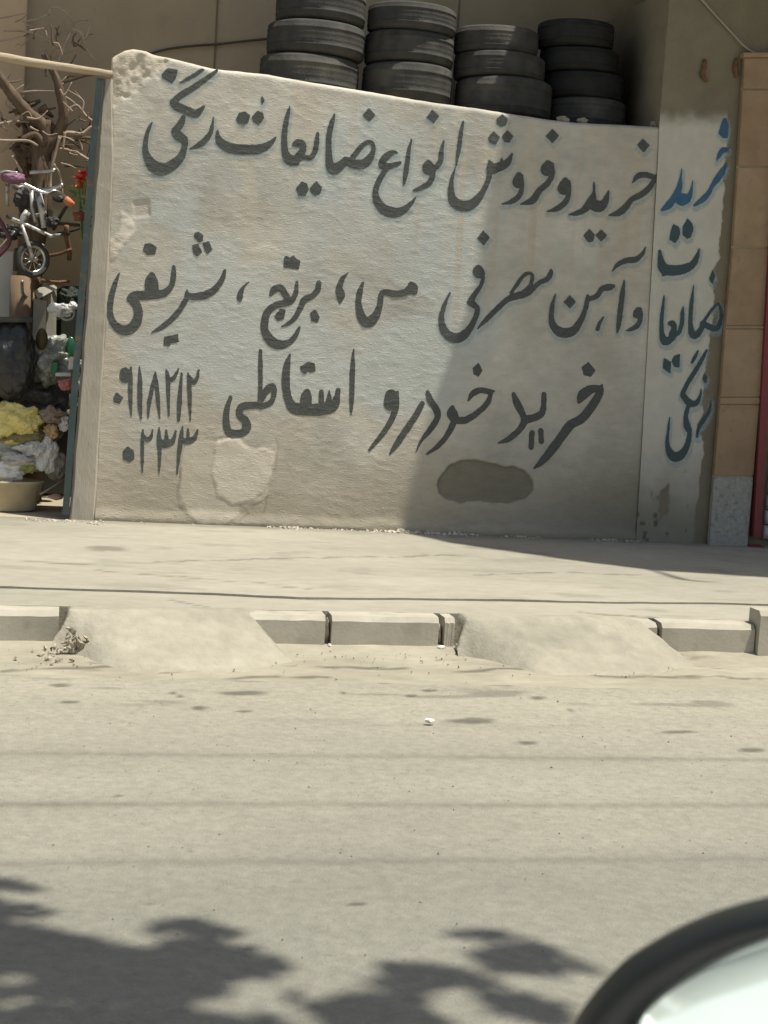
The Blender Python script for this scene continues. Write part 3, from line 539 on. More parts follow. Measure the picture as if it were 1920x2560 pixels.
def pier_colour(x, z):
    px, py, l = pier_fields(x, z)
    cem = np.array([.215, .188, .13])*(.85+.3*fbm(x*4, z*4, 131))[:, None]
    wh = np.array([.56, .53, .445])*(.93+.14*fbm(x*3, z*3, 133))[:, None]
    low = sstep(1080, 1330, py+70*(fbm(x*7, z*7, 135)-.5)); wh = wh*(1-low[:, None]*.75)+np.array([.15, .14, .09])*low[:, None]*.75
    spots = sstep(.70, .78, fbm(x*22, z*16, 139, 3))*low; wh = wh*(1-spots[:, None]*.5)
    return wh*l[:, None]+cem*(1-l[:, None])
pier = thing('rendered_pier', 'cement rendered pier beside the lettered wall, half whitewashed with peeling ragged edge', 'wall')
NX, NZ = 150, 420; zr = np.concatenate([np.linspace(-.06, 3.6, NZ-6), np.linspace(3.7, 5.6, 6)])
X = np.zeros((NZ, NX)); Z = np.zeros((NZ, NX)); XR = P(2060, 700, PY).x
for i in range(NZ): X[i] = np.linspace(wall_right(zr[i]), XR, NX)**1.0; Z[i] = zr[i]
x = X.ravel(); z = Z.ravel(); V = np.stack([x, PY-pier_disp(x, z), z], -1).tolist()
Fc = [(i*NX+j, i*NX+j+1, (i+1)*NX+j+1, (i+1)*NX+j) for i in range(NZ-1) for j in range(NX-1)]
colp = pier_colour(x, z).tolist(); b0 = len(V)
for (i, j) in ((0, 0), (NZ-1, 0), (NZ-1, NX-1), (0, NX-1)): V.append([X[i, j], 1.2, Z[i, j]]); colp.append([.28, .24, .165])
V = V[:b0]; colp = colp[:b0]
pmt = mat('pier_render', (.94, .94, .94), (1.05, 1.05, 1.05), scale=8, rough=.93, bump=.35, bscale=80, attr='col', spec=.12)
mesh_obj('rendered_face', V, Fc, pmt, pier, True, {'col': np.array(colp)})
sv = []; sf = []; nq = 25
for i in range(0, NZ, 6): sv += [(X[i, 0], PY+.001+(1.36-PY)*k/(nq-1), Z[i, 0]) for k in range(nq)]
sf = [(i*nq+k, i*nq+k+1, (i+1)*nq+k+1, (i+1)*nq+k) for i in range(len(sv)//nq-1) for k in range(nq-1)]
sa = np.array(sv); back_dark = sstep(.12, .75, sa[:, 1]+.25*(fbm(sa[:, 1]*4, sa[:, 2]*4, 141)-.5))*sstep(4.0, 3.1, sa[:, 2]+.3*(fbm(sa[:, 1]*3, sa[:, 2]*3, 143)-.5))  # side face darkens towards the back and lower down
sc_ = np.array([.27, .232, .16])*(1-.82*back_dark)[:, None]*(.85+.3*fbm(sa[:, 1]*5, sa[:, 2]*5, 145))[:, None]
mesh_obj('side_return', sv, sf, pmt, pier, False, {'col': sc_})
for wd in PIERWORDS: paint_word(wd, pier, PY, pier_disp)
# rusty brackets left in the pier
rust = mat('rust', (.12, .06, .03), (.20, .11, .06), scale=30, rough=.9, bump=.3, bscale=90)
for pts in ([(1762, 148), (1760, 170), (1756, 188), (1768, 204)], [(1842, 146), (1838, 170), (1843, 192)]):
    br = tag(tube('rusty_bracket', [P(a, b, PY-.014) for a, b in pts], [.012, .017, .017, .010][:len(pts)], rust, None, 6, True, 3, .15),
             'bent rusty metal stub jutting from the render, %s' % ('furthest from the stone pilaster' if pts[0][0] < 1800 else 'right beside the stone pilaster'), 'bracket')
cab = mat('cable_grey', (.30, .26, .20), (.36, .32, .25), rough=.6)
tag(tube('loose_cable', [P(1690, -70, PY-.02), P(1755, 0, PY-.02), P(1800, 50, PY-.02), P(1835, 88, PY-.02), P(1862, 116, PY-.03), P(1888, 132, PY-.05), P(1925, 138, PY-.06), P(1990, 142, PY-.05)], .0075, cab, None, 6, True, 5), 'thin loose cable running down to the stone pilaster top', 'cable')

# stone pilaster
st1 = mat('brown_stone', (.28, .185, .105), (.355, .245, .145), scale=5, rough=.6, bump=.12, bscale=50, spec=.35, c3=(.24, .15, .085), c3scale=13, c3lo=.6, c3hi=.8)
st2 = mat('brown_stone_pale', (.31, .21, .12), (.375, .265, .16), scale=6, rough=.6, bump=.12, bscale=50, spec=.35, c3=(.27, .17, .10), c3scale=13, c3lo=.6, c3hi=.8)
gr = mat('grey_granite', (.29, .275, .235), (.38, .365, .315), scale=45, rough=.6, bump=.1, bscale=120, spec=.35, c3=(.22, .22, .205), c3scale=30, c3lo=.55, c3hi=.68)
pil = thing('stone_pilaster', 'pilaster clad in brown stone slabs with a grey speckled base block', 'pilaster')
def pil_left(py): return np.interp(py, [120, 420, 620, 815, 1000, 1190, 1365], [1863, 1845, 1832, 1814, 1801, 1785, 1772])
def pil_right(py): return np.interp(py, [120, 800, 1211, 1365], [1970, 1916, 1882, 1868])
rows = [(145, 222, st1), (225, 415, st1), (419, 616, st2), (620, 813, st1), (823, 992, st2), (1012, 1189, st1), (1193, 1372, gr)]
yb = PY-.01; yf = PY-.05
def slab(a, b, m, dy, name='stone_slab', over=0):
    fr = [P(pil_left(a)-over, a, yf+dy), P(pil_left(b)-over, b, yf+dy), P(pil_right(b), b, yf+dy), P(pil_right(a), a, yf+dy)]
    if b > 1360: fr[1].z = fr[2].z = -.04
    return prism(name, fr, (0, yb-yf-dy, 0), m, pil, .003)
for k, (a, b, m) in enumerate(rows): slab(a, b, m, random.uniform(-.003, .003), 'base_block' if m is gr else 'stone_slab')
slab(815, 821, st2, -.004, 'joint_strip'); slab(994, 1010, st2, -.006, 'joint_strip'); slab(131, 143, st2, -.022, 'cap_ledge', 3)
mor = mat('pale_mortar', (.42, .36, .25), (.50, .44, .32), scale=20, rough=.95, bump=.2)
fr = [P(pil_left(a)-1.5, a, yf+.012) for a in (140, 420, 620, 815, 1000, 1190, 1360)]; frr = [P(pil_right(a)-3, a, yf+.012) for a in (1360, 1000, 700, 140)]
prism('mortar_bed', fr+frr, (0, yb-yf-.016, 0), mor, pil)
# red post and shutter
red = mat('red_paint', (.22, .035, .04), (.17, .035, .035), scale=10, rough=.45, spec=.4, c3=(.12, .05, .04), c3scale=9, c3lo=.62, c3hi=.75)
rp = thing('red_door_post', 'red painted steel post between the stone pilaster and pale shutter', 'post')
a0, a1 = P(1929, 700, yf-.03), P(1893, 1335, yf-.03)
dirp = (a0-a1).normalized(); q0 = a1+dirp*(-.02); q1 = a0+dirp*2.0
V = []
for c in (q0, q1): V += [(c.x-.026, c.y, c.z), (c.x+.03, c.y, c.z), (c.x+.03, c.y+.06, c.z), (c.x-.026, c.y+.06, c.z)]
mesh_obj('post_tube', V, [(3, 2, 1, 0), (4, 5, 6, 7), (0, 1, 5, 4), (1, 2, 6, 5), (2, 3, 7, 6), (3, 0, 4, 7)], red, rp)
box('foot_plate', q0.x-.05, q0.x+.055, q0.y-.02, q0.y+.07, -.002, .012, red, rp, .002)
shm = mat('shutter_paint', (.50, .50, .46), (.57, .56, .52), scale=4, rough=.5, spec=.4)
sh = thing('roller_shutter', 'pale grey corrugated shutter beyond the red post', 'shutter')
x0 = P(1925, 1250, yf).x
for k in range(26):
    zz = .05+k*.105
    tube('shutter_slat', [(x0-.02+.028*zz, yf+.035, zz+.05), (x0+2.4, yf+.035, zz+.05)], .052, shm, sh, 10)
box('lintel_wall', XR-.01, x0+2.6, .06, 1.6, -.05, 5.6, mat('plain_render', (.29, .25, .17), (.33, .29, .2), scale=4, rough=.9, bump=.2), sh)

# ================================================================== GROUND, PAVEMENT, KERB, ROAD
RZ = -.15
gmat = mat('dusty_ground', (.30, .27, .20), (.36, .325, .245), scale=.8, rough=.95, bump=.3, bscale=30)
def sheet(name, xs, ys, zf, m, attrs=None, kind='structure', parent=None):
    XX, YY = np.meshgrid(xs, ys); ZZ = zf(XX, YY); ny, nx = XX.shape
    V = np.stack([XX, YY, ZZ], -1).reshape(-1, 3); Fc = [(i*nx+j, i*nx+j+1, (i+1)*nx+j+1, (i+1)*nx+j) for i in range(ny-1) for j in range(nx-1)]
    at = None
    if attrs: at = {k: f(XX.ravel(), YY.ravel()) for k, f in attrs.items()}
    o = mesh_obj(name, V, Fc, m, parent, True, at)
    if kind: o['kind'] = kind
    return o
def axis(lo, a, b, hi, step):
    return np.concatenate([np.linspace(lo, a, 12)[:-1], np.arange(a, b, step), np.linspace(b, hi, 12)])
sheet('ground', np.linspace(-400, 400, 21), np.linspace(-400, 400, 21), lambda x, y: 0*x-.32, gmat)
# kerb line (front top edge) measured from the stones
KX = [(-60, -3.62), (-2.2, -3.45), (-.6, -3.36), (.5, -3.29), (2.2, -3.21), (60, -2.6)]
def kerb_y(x): return np.interp(x, [a for a, b in KX], [b for a, b in KX])
SEAM = onZ([0, 260, 500, 760, 1000, 1250, 1500, 1800], [1471, 1479, 1487, 1499, 1500, 1503, 1509, 1511], 0)
def seam_y(x): return np.interp(x, SEAM[:, 0], SEAM[:, 1])+.006*(fbm(np.asarray(x)*5, np.asarray(x)*0, 7)-.5)
def pav_z(x, y): return .009*sstep(-1.3, -2.5, y)+.012*(fbm(x*.9, y*.9, 201, 3)-.5)*sstep(0, -.4, y)*sstep(-3.2, -2.7, y)+.004*(fbm(x*7, y*7, 203, 3)-.5)*sstep(-.02, -.15, y)
STAINS = [(624, 1698, 105, 8), (610, 1732, 120, 8), (498, 1770, 46, 9), (429, 1732, 18, 4), (452, 1741, 22, 4), (859, 1733, 22, 4), (939, 1698, 52, 4), (1026, 1740, 30, 4), (1073, 1727, 36, 4), (1170, 1803, 134, 12), (1344, 1745, 40, 6), (1463, 1719, 56, 4), (1319, 1857, 58, 7), (1427, 1776, 12, 6), (610, 1778, 40, 3), (172, 1755, 55, 5), (150, 1713, 50, 5), (1880, 1875, 66, 7), (1700, 1830, 100, 4), (380, 2262, 26, 4), (900, 2262, 44, 3), (1240, 2100, 30, 3), (300, 1990, 30, 3)]
def stain(x, y, z, lst):
    px, py = topx(np.stack([x, y, np.full_like(x, z)], -1)); k = np.zeros_like(x); nz = fbm(x*9, y*9, 271)-.5
    for (a, b, w_, h_) in lst: k = np.maximum(k, sstep(1.25, .6, np.hypot((px-a)/(w_*.5), (py-b)/(h_*.62+1.2))+nz*.9)*(1 if w_ > 15 else .8))
    return k
def crack(x, y, z, lines, wpx):
    k = np.zeros_like(x); i_ = np.abs(x) < 5
    px, py = topx(np.stack([x[i_], y[i_], np.full(i_.sum(), z)], -1)); nz = (fbm(x[i_]*6, y[i_]*6, 277)-.5)*wpx*3; kk = np.zeros(i_.sum())
    for ln in lines:
        xs_ = [a for a, b in ln]; d = np.abs(py+nz-np.interp(px, xs_, [b for a, b in ln])); kk = np.maximum(kk, sstep(wpx, wpx*.3, d)*((px > xs_[0]) & (px < xs_[-1]))*sstep(.25, .5, fbm(px/40, py/9, 279)))
    k[i_] = kk; return k
PCR = [[(380, 1407), (700, 1398), (900, 1392), (1180, 1387)], [(240, 1430), (480, 1450), (640, 1463), (790, 1480)], [(1180, 1440), (1380, 1432), (1600, 1438)], [(0, 1402), (130, 1410), (240, 1418)], [(1440, 1530), (1560, 1540), (1650, 1548)], [(430, 1500), (520, 1520), (560, 1538)]]
GCR = [[(1120, 1673), (1300, 1667), (1420, 1672), (1500, 1682), (1620, 1686), (1920, 1690)], [(780, 1662), (900, 1668), (1020, 1664)], [(0, 1668), (150, 1664), (330, 1660)], [(560, 1690), (700, 1684), (820, 1690)]]
def pav_col(x, y):
    c = np.tile(np.array([.335, .314, .252]), (len(x), 1)); b = fbm(x*1.1, y*2.2, 211); c = c*(.86+.26*b)[:, None]
    pale = sstep(.55, .75, fbm(x*.8+3, y*1.4, 213)); c = c*(1-.3*pale[:, None])+np.array([.40, .38, .31])*.3*pale[:, None]
    dirt = sstep(.25, 0, -y+.12*(fbm(x*6, y*6, 215)-.5)); c = c*(1-.3*dirt[:, None])
    k = np.zeros(len(x)); i_ = (y < -.1) & (np.abs(x) < 6); k[i_] = stain(x[i_], y[i_], 0, [(268, 1372, 104, 10)]); c = c*(1-.4*k[:, None])
    c = c*(1-.42*crack(x, y, 0, PCR, 2.2)[:, None])
    dk = sstep(.6, .75, fbm(x*3, y*6, 217)); return c*(1-.16*dk[:, None])
pvm = mat('pavement_concrete', (.93, .93, .93), (1.06, 1.06, 1.06), scale=14, rough=.92, bump=.18, bscale=90, attr='col', spec=.18, c3=(.25, .23, .175), c3scale=11, c3lo=.68, c3hi=.85, stretch=(.6, 1, 1), detail=8)
xs = axis(-60, -3.2, 5.2, 60, .035)
def strip(name, f0, f1, n, zf, parent=None, kind='structure', m=pvm, colf=pav_col, drop=.05):
    V = []; Fc = []; cc = []
    tv = np.linspace(0, 1, n)
    for t in tv:
        yy = f0(xs)+(f1(xs)-f0(xs))*t; zz = zf(xs, yy)
        for a, b, c in zip(xs, yy, zz): V.append((a, b, c))
        cc.append(colf(xs, yy))
    nx = len(xs); Fc = [(i*nx+j, i*nx+j+1, (i+1)*nx+j+1, (i+1)*nx+j) for i in range(n-1) for j in range(nx-1)]
    # skirts at both long edges
    for row, s in ((0, 1), (n-1, -1)):
        b = len(V)
        for j in range(nx): V.append(V[row*nx+j])
        for j in range(nx): q = V[row*nx+j]; V.append((q[0], q[1], q[2]-drop))
        cc.append(cc[row]); cc.append(cc[row])
        for j in range(nx-1):
            f = (b+j, b+nx+j, b+nx+j+1, b+j+1); Fc.append(f if s > 0 else f[::-1])
    o = mesh_obj(name, V, Fc, m, parent, True, {'col': np.concatenate(cc)})
    if kind: o['kind'] = kind
    return o
pave = strip('pavement', lambda x: seam_y(x)+.006, lambda x: 0*x+.02, 60, pav_z, drop=.2)
kstrip = strip('kerb_side_pavement', lambda x: kerb_y(x)+.13, lambda x: seam_y(x)-.006, 16, lambda x, y: .003*(fbm(x*7, y*7, 203, 3)-.5)+.001, drop=.2)
sheet('joint_bed', np.linspace(-60, 60, 40), np.array([-2.98, -2.3]), lambda x, y: 0*x-.016, gmat)
# yard ground behind the wall line
sheet('yard_ground', axis(-60, -4, 0, 60, .06), np.concatenate([np.arange(.02, 2.2, .06), [5, 60]]), lambda x, y: .02*(fbm(x*2, y*2, 221)-.5)*sstep(.02, .3, y), mat('yard_dirt', (.33, .28, .20), (.42, .37, .27), scale=5, rough=.95, bump=.4, bscale=40))

# kerb stones
kst = mat('kerb_concrete', (.37, .345, .275), (.45, .42, .34), scale=5, rough=.9, bump=.12, bscale=60, c3=(.30, .28, .22), c3scale=9, c3lo=.55, c3hi=.8)
kerb = thing('kerb', 'row of grey concrete kerb stones along the pavement edge', 'kerb')
def kx(px): return G(px, 1590, -.07).x
def kerb_stone(pa, pb, h=0.0, fwd=0.0, name='kerb_stone', gap=.006, wd=.13):
    xa, xb = kx(pa)+gap, kx(pb)-gap; ya, yb_ = kerb_y(xa)-fwd, kerb_y(xb)-fwd
    bm = bmesh.new(); pr = [(0, RZ-.06), (0, h-.022), (.022, h), (wd, h), (wd, RZ-.06)]; n = 7; rows = []
    for i in range(n):
        t = i/(n-1); xx = xa+(xb-xa)*t; y0 = ya+(yb_-ya)*t
        rows.append([bm.verts.new((xx+random.uniform(-.002, .002)*(0 < i < n-1), y0+dy+random.uniform(-.003, .003), zz+random.uniform(-.002, .002))) for dy, zz in pr])
    for i in range(n-1):
        for k in range(4): bm.faces.new((rows[i][k], rows[i+1][k], rows[i+1][k+1], rows[i][k+1]))
    bm.faces.new(rows[0]); bm.faces.new(rows[-1][::-1])
    return bm_obj(name, bm, kst, kerb)
for a, b in ((-480, -125), (-118, 150)): kerb_stone(a, b)
for a, b in ((560, 826), (836, 1108), (1117, 1147), (1500, 1636), (1644, 1868)): kerb_stone(a, b)
kerb_stone(1866, 2140, .075, .03, 'raised_kerb_stone'); kerb_stone(2148, 2420, .075, .03, 'raised_kerb_stone')
brk = mat('broken_mortar', (.34, .30, .22), (.47, .43, .33), scale=20, rough=.95, bump=.5, bscale=60)
# mortar in open joints
for px in (831, 1112, 1640): 
    c = G(px, 1600, -.09); blob('joint_mortar', (kx(px), kerb_y(c.x)+.055, -.085), (.014, .03, .07), brk, kerb, seed=px, amp=.5, sub=2)
# dropped ramps of mortar over the kerb
rmat = mat('ramp_mortar', (.92, .92, .92), (1.08, 1.08, 1.08), scale=12, rough=.93, bump=.35, bscale=60, attr='col', bump2=.3, bscale2=18, spec=.15)
def ramp(name, pl, pr, sl, sr, label, seed):
    """mortar laid over the kerb between two pixel columns; its sides fall away with slopes sl and sr"""
    xa, xb = kx(pl), kx(pr); nu, nv = 110, 60; XX = np.zeros((nv, nu)); YY = XX.copy()
    for i in range(nv):
        v = i/(nv-1); XX[i] = np.linspace(xa, xb, nu); toe = (.50+.22*(fbm(XX[i]*2.2, XX[i]*0, seed+5)-.5))*(.22+.78*sstep(.02, .34, XX[i]-xa))*(.55+.45*sstep(.0, .3, xb-XX[i])); YY[i] = kerb_y(XX[i])+.24-v*(.24+toe)
    d = kerb_y(XX)-YY                                   # distance in front of the kerb face
    toe = d[-1][None, :]; t = np.clip(d/toe, 0, 1)
    top = np.where(d < 0, .007-.016*sstep(-.10, -.24, d+.06*(fbm(XX*8, YY*8, seed+7)-.5)), .007+(RZ-.022-.007)*(1-(1-t)**1.25))
    ln = .10*(fbm(XX*4+4, YY*9, seed+1, 4)-.5)
    side = RZ-.03+np.minimum((XX-xa+ln+.01)*sl, (xb-XX+ln)*sr)
    ZZ = np.minimum(top+(.022*(fbm(XX*5, YY*6, seed, 4)-.5)+.010*(fbm(XX*24, YY*24, seed+2, 3)-.5))*np.where(d < -.05, .25, 1), side)
    V = np.stack([XX, YY, ZZ], -1).reshape(-1, 3); Fc = [(i*nu+j, (i+1)*nu+j, (i+1)*nu+j+1, i*nu+j+1) for i in range(nv-1) for j in range(nu-1)]
    x_, y_ = V[:, 0], V[:, 1]; c = np.array([.32, .30, .235])*(.84+.32*fbm(x_*3, y_*6, 241))[:, None]*(1.0+.10*(fbm(x_*2.5, y_*4, seed+11)-.4))[:, None]
    c = c*(1.03-.12*sstep(.5, .75, fbm(x_*4, y_*6, seed+13)))[:, None]
    return tag(mesh_obj(name, V, Fc, rmat, None, True, {'col': c}), label, 'ramp')
def gut_col(x, y):
    c = np.tile(np.array([.32, .297, .228]), (len(x), 1)); c = c*(.82+.36*fbm(x*3, y*6, 241))[:, None]; return c*(1-.5*crack(x, y, RZ, GCR, 5)[:, None])
ramp('mortar_ramp', 132, 738, 2.4, 1.05, 'long worn mortar ramp over the kerb, between two broken kerb ends', 301)
ramp('mortar_ramp', 1144, 1690, 2.4, .85, 'worn mortar ramp over the kerb next to the raised kerb stone', 311)
# broken ends beside the ramps
def rubble(name, spots, label, m, kind='stuff', cat='rubble', seed=1):
    V = []; Fc = []; r = random.Random(seed)
    for (c, s) in spots:
        b = len(V); ax = [r.uniform(.6, 1.3) for _ in range(3)]; rot = Matrix.Rotation(r.uniform(0, 6), 3, 'Z') @ Matrix.Rotation(r.uniform(0, 6), 3, 'X')
        for d in ((1, 0, 0), (-1, 0, 0), (0, 1, 0), (0, -1, 0), (0, 0, 1), (0, 0, -1), (.7, .7, .5), (-.7, .6, -.5), (.5, -.7, .6)):
            q = rot @ Vector((d[0]*ax[0], d[1]*ax[1], d[2]*ax[2]*.7)); k = s*r.uniform(.75, 1.2); V.append(Vector(c)+q*k)
        bm = bmesh.new(); vs = [bm.verts.new(v) for v in V[b:]]; h = bmesh.ops.convex_hull(bm, input=vs); bm.verts.index_update(); bm.verts.ensure_lookup_table()
        del V[b:]
        keep = {v: len(V)+i for i, v in enumerate(bm.verts)}
        V += [v.co.copy() for v in bm.verts]; Fc += [tuple(keep[v] for v in f.verts) for f in bm.faces]; bm.free()
    o = mesh_obj(name, V, Fc, m); tag(o, label, cat, None, kind); return o
r = random.Random(5)
sp = []
for (cx, cy, sx, n, sz) in ((186, 1605, 26, 40, .02), (150, 1632, 60, 26, .012), (1188, 1598, 28, 46, .022), (1180, 1622, 50, 30, .013), (1215, 1610, 24, 12, .02)):
    for _ in range(n):
        px = r.gauss(cx, sx*.5); py = r.gauss(cy, 11); v = min(1, max(0, (py-1550)/80)); zz = -.01+(RZ+.01)*v; c = G(px, py, zz); sp.append(((c.x, c.y, zz), sz*r.uniform(.5, 1.3)))
rubble('broken_kerb_rubble', sp, 'crumbled mortar fragments at the broken kerb ends', brk, seed=3)
hol = mat('kerb_recess', (.07, .065, .055), (.1, .09, .075), scale=20, rough=1)

# road: gutter bed and asphalt layer with a ragged edge
def edge_y(x):
    x = np.asarray(x, float); return -3.93+.10*(fbm(x*1.3, x*0, 231, 3)-.5)+.05*(fbm(x*9, x*0, 233, 3)-.5)-.02*x
strip('gutter', lambda x: 0*x-4.6, lambda x: kerb_y(x)+.1, 70, lambda x, y: RZ-.010+.010*(fbm(x*5, y*5, 243, 3)-.5)+.03*sstep(.10, -.01, kerb_y(x)-y+.06*(fbm(x*6, x*0, 245)-.5)), colf=gut_col, m=mat('gutter_dust', (.9, .9, .9), (1.08, 1.08, 1.08), scale=16, rough=.95, bump=.4, bscale=60, attr='col', spec=.1, c3=(.20, .175, .13), c3scale=9, c3lo=.63, c3hi=.72, stretch=(.5, 1, 1)))
SE = [-5.11, -5.67, -6.19]
def road_col(x, y):
    dust = sstep(-5.3, -4.0, y+.5*(fbm(x*.7, y*1.2, 251)-.5)); base = np.array([.285, .272, .217]); d = np.array([.322, .302, .238])
    c = base*(1-dust[:, None])+d*dust[:, None]; far = sstep(-5.5, -6.6, y+.3*(fbm(x*.6, y*.8, 281)-.5)); c = c*(1-far[:, None])+np.array([.225, .22, .18])*far[:, None]; c = c*(.88+.24*fbm(x*1.2, y*3.5, 253))[:, None]
    for s, a in zip(SE, (.22, .25, .2)):
        wv = .02*(fbm(x*.8, x*0+s, 255)-.5); k = np.exp(-((y-s-wv)/.028)**2)*a*(.5+fbm(x*2.5, y*2, 257)); c = c*(1-k[:, None])
    st = sstep(.66, .78, fbm(x*2.2, y*7.5, 259, 3))*sstep(-4.9, -4.1, y); c = c*(1-.35*st[:, None])
    k = stain(x, y, RZ, STAINS); c = c*(1-.55*k[:, None])
    fine = fbm(x*28, y*28, 263, 2); c = c*(.93+.14*fine)[:, None]
    return c
def road_z(x, y): return RZ+.004*(fbm(x*1.4, y*1.4, 261, 3)-.5)+.003*sstep(-4.1, -3.95, y)*(fbm(x*11, y*11, 267)-.5)
def road_mat():
    m = mat('dusty_asphalt', (.90, .90, .90), (1.08, 1.08, 1.08), scale=26, rough=.9, bump=.55, bscale=150, attr='col', spec=.2, bump2=.25, bscale2=45, c3=(.17, .168, .145), c3scale=42, c3lo=.62, c3hi=.80)
    return m
xs_keep = xs; xs = axis(-60, -2.4, 3.0, 60, .022)
road = strip('road', lambda x: 0*x-7.6, lambda x: edge_y(x), 190, road_z, colf=road_col, m=road_mat(), drop=.03)
xs = xs_keep
sheet('road_near_lane', np.linspace(-60, 60, 61), np.linspace(-16, -7.59, 12), lambda x, y: 0*x+RZ-.002, mat('dusty_asphalt_near', (.26, .245, .19), (.30, .28, .22), scale=20, rough=.9, bump=.5, bscale=150))
# gravel and dust crumbs along the gutter, pebbles on the road
sp = []
for _ in range(260):
    xx = r.uniform(-1.8, 2.9); t = abs(r.gauss(0, .3)); yy = kerb_y(xx)-.02-t; sp.append(((xx, yy, RZ-.002), r.uniform(.002, .006)))
for _ in range(240):
    xx = r.uniform(-1.6, 2.6); yy = r.uniform(-7.0, -4.0); sp.append(((xx, yy, RZ+.003), r.uniform(.0015, .0045)))
rubble('road_gravel', sp, 'loose grit and pebbles scattered over road and gutter', mat('grit', (.24, .225, .175), (.34, .32, .255), scale=30, rough=.95), cat='gravel', seed=9)
# mortar crumbs along the wall foot
sp = []
while len(sp) < 330:
    px = r.uniform(190, 1600); c = P(px, 1300, 0); g = float(fbm(c.x*2.6, 0, 291, 3)); lim = .46 if 480 < px < 1000 else .60
    if g < lim: continue
    d = abs(r.gauss(0, .035)); k = (g-lim)*4; sp.append(((c.x, -.012-d, .001), r.uniform(.003, .011)*(.7+k)*(1.4-min(1, d*9))))
for _ in range(60):
    px = r.uniform(60, 260); c = P(px, 1300, 0); sp.append(((c.x, -.06-abs(r.gauss(0, .07)), .002), r.uniform(.004, .014)))
rubble('wall_foot_crumbs', sp, 'whitish plaster crumbs lying along the foot of the lettered wall', mat('plaster_crumbs', (.40, .37, .29), (.58, .54, .44), scale=25, rough=.95), cat='rubble', seed=11)
# pale scraps in the kerb joints
wh = mat('white_scrap', (.68, .66, .58), (.75, .73, .66), scale=20, rough=.7)
for (px, py, lab) in ((1074, 1807, 'small white paper scrap on the road beside a long dark stain'), (1103, 1622, 'small crumpled white paper scrap below an open kerb joint'), (824, 1617, 'tiny pale paper scrap by the kerb joint next to the long mortar ramp')):
    c = G(px, py, RZ+.01); tag(blob('paper_scrap', c+Vector((0, 0, .008)), (.022 if px > 900 else .008, .012, .009), wh, None, px, .6, 3, 2), lab, 'paper')

# ================================================================== BUILDING BEHIND
bwm = mat('back_wall_render', (.34, .275, .18), (.40, .33, .22), scale=1.6, rough=.9, bump=.15, bscale=50, c3=(.29, .23, .15), c3scale=5, c3lo=.6, c3hi=.8)
BY = 1.34
bld = thing('back_building', 'brown rendered building behind the wall with an overhanging upper floor', 'building')
xc = P(1700, 100, BY).x
BR = BY
box('wall', -9, xc, BY, BY+.4, -.1, 5.4, bwm, bld)
box('upper_floor', -9, xc+4, .44, 6, 5.4, 8.4, bwm, bld)
lp = P(64, 150, BY); box('wall_pilaster', lp.x-.9, lp.x, BY-.09, BY+.02, -.1, 5.4, mat('beige_render', (.50, .37, .235), (.56, .43, .28), scale=3, rough=.85, bump=.1), bld, .006)
for px in (541, 1145): 
    yq = BY if px < 600 else BR; a = P(px, 60, yq); box('joint_groove', a.x-.006, a.x+.006, yq-.008, yq+.03, -.1, 5.4, mat('groove', (.16, .125, .08), (.2, .16, .105)), bld)
tag(tube('wall_cable', [P(300, 160, BY-.02), P(400, 127, BY-.02), P(470, 116, BY-.02), P(536, 111, BY-.02), P(541, 111, BR-.02), P(660, 98, BR-.02), P(800, 90, BR-.02)], .008, mat('cable_dark', (.07, .06, .05), (.09, .08, .06)), None, 6, True, 4), 'dark cable sagging along the brown building behind the tyres', 'cable')

# awning added out of view, outlined to throw shade on the wall's right half
AZ = 4.6
def back(pt): return pt+SUN*((AZ-pt.z)/SUN.z)
sh_pts = [P(1300, 60, 0), P(1268, 300, 0), P(1218, 500, 0), P(1184, 735, 0), P(1122, 900, 0), P(1048, 1110, 0), P(1003, 1312, 0), G(1130, 1358, 0), G(1400, 1396, 0), G(1640, 1425, 0), G(1920, 1445, 0), G(2500, 1500, 0)]
ap = [back(p) for p in sh_pts]
ap += [Vector((ap[-1].x+2, ap[-1].y, AZ)), Vector((ap[-1].x+2, -.1, AZ)), Vector((xc, 1.2, AZ)), Vector((ap[0].x+.2, 1.2, AZ))]
aw = thing('shade_blocker', 'added unseen awning over the shop beyond the red post', 'blocker')
am = mat('blocker_fabric', (.25, .27, .24), (.30, .32, .28), scale=3, rough=.9)
prism('blocker_cloth', ap, (0, 0, .012), am, aw)
arm_pts = [back(G(a, b, 0)) for a, b in ((1560, 1405), (1640, 1428), (1700, 1449), (1735, 1454), (1785, 1457))]  # unseen arm added to cast the small spur of shade on the pavement
tube('blocker_arm', [p+Vector((0, 0, -.03)) for p in arm_pts], [.03, .022, .03, .02, .008], rust, aw, 8)
for p in (ap[6], ap[10]): tube('blocker_stay', [p+Vector((0, 0, .03)), Vector((p.x+.5, .5, 6.2))], .012, rust, aw, 6)

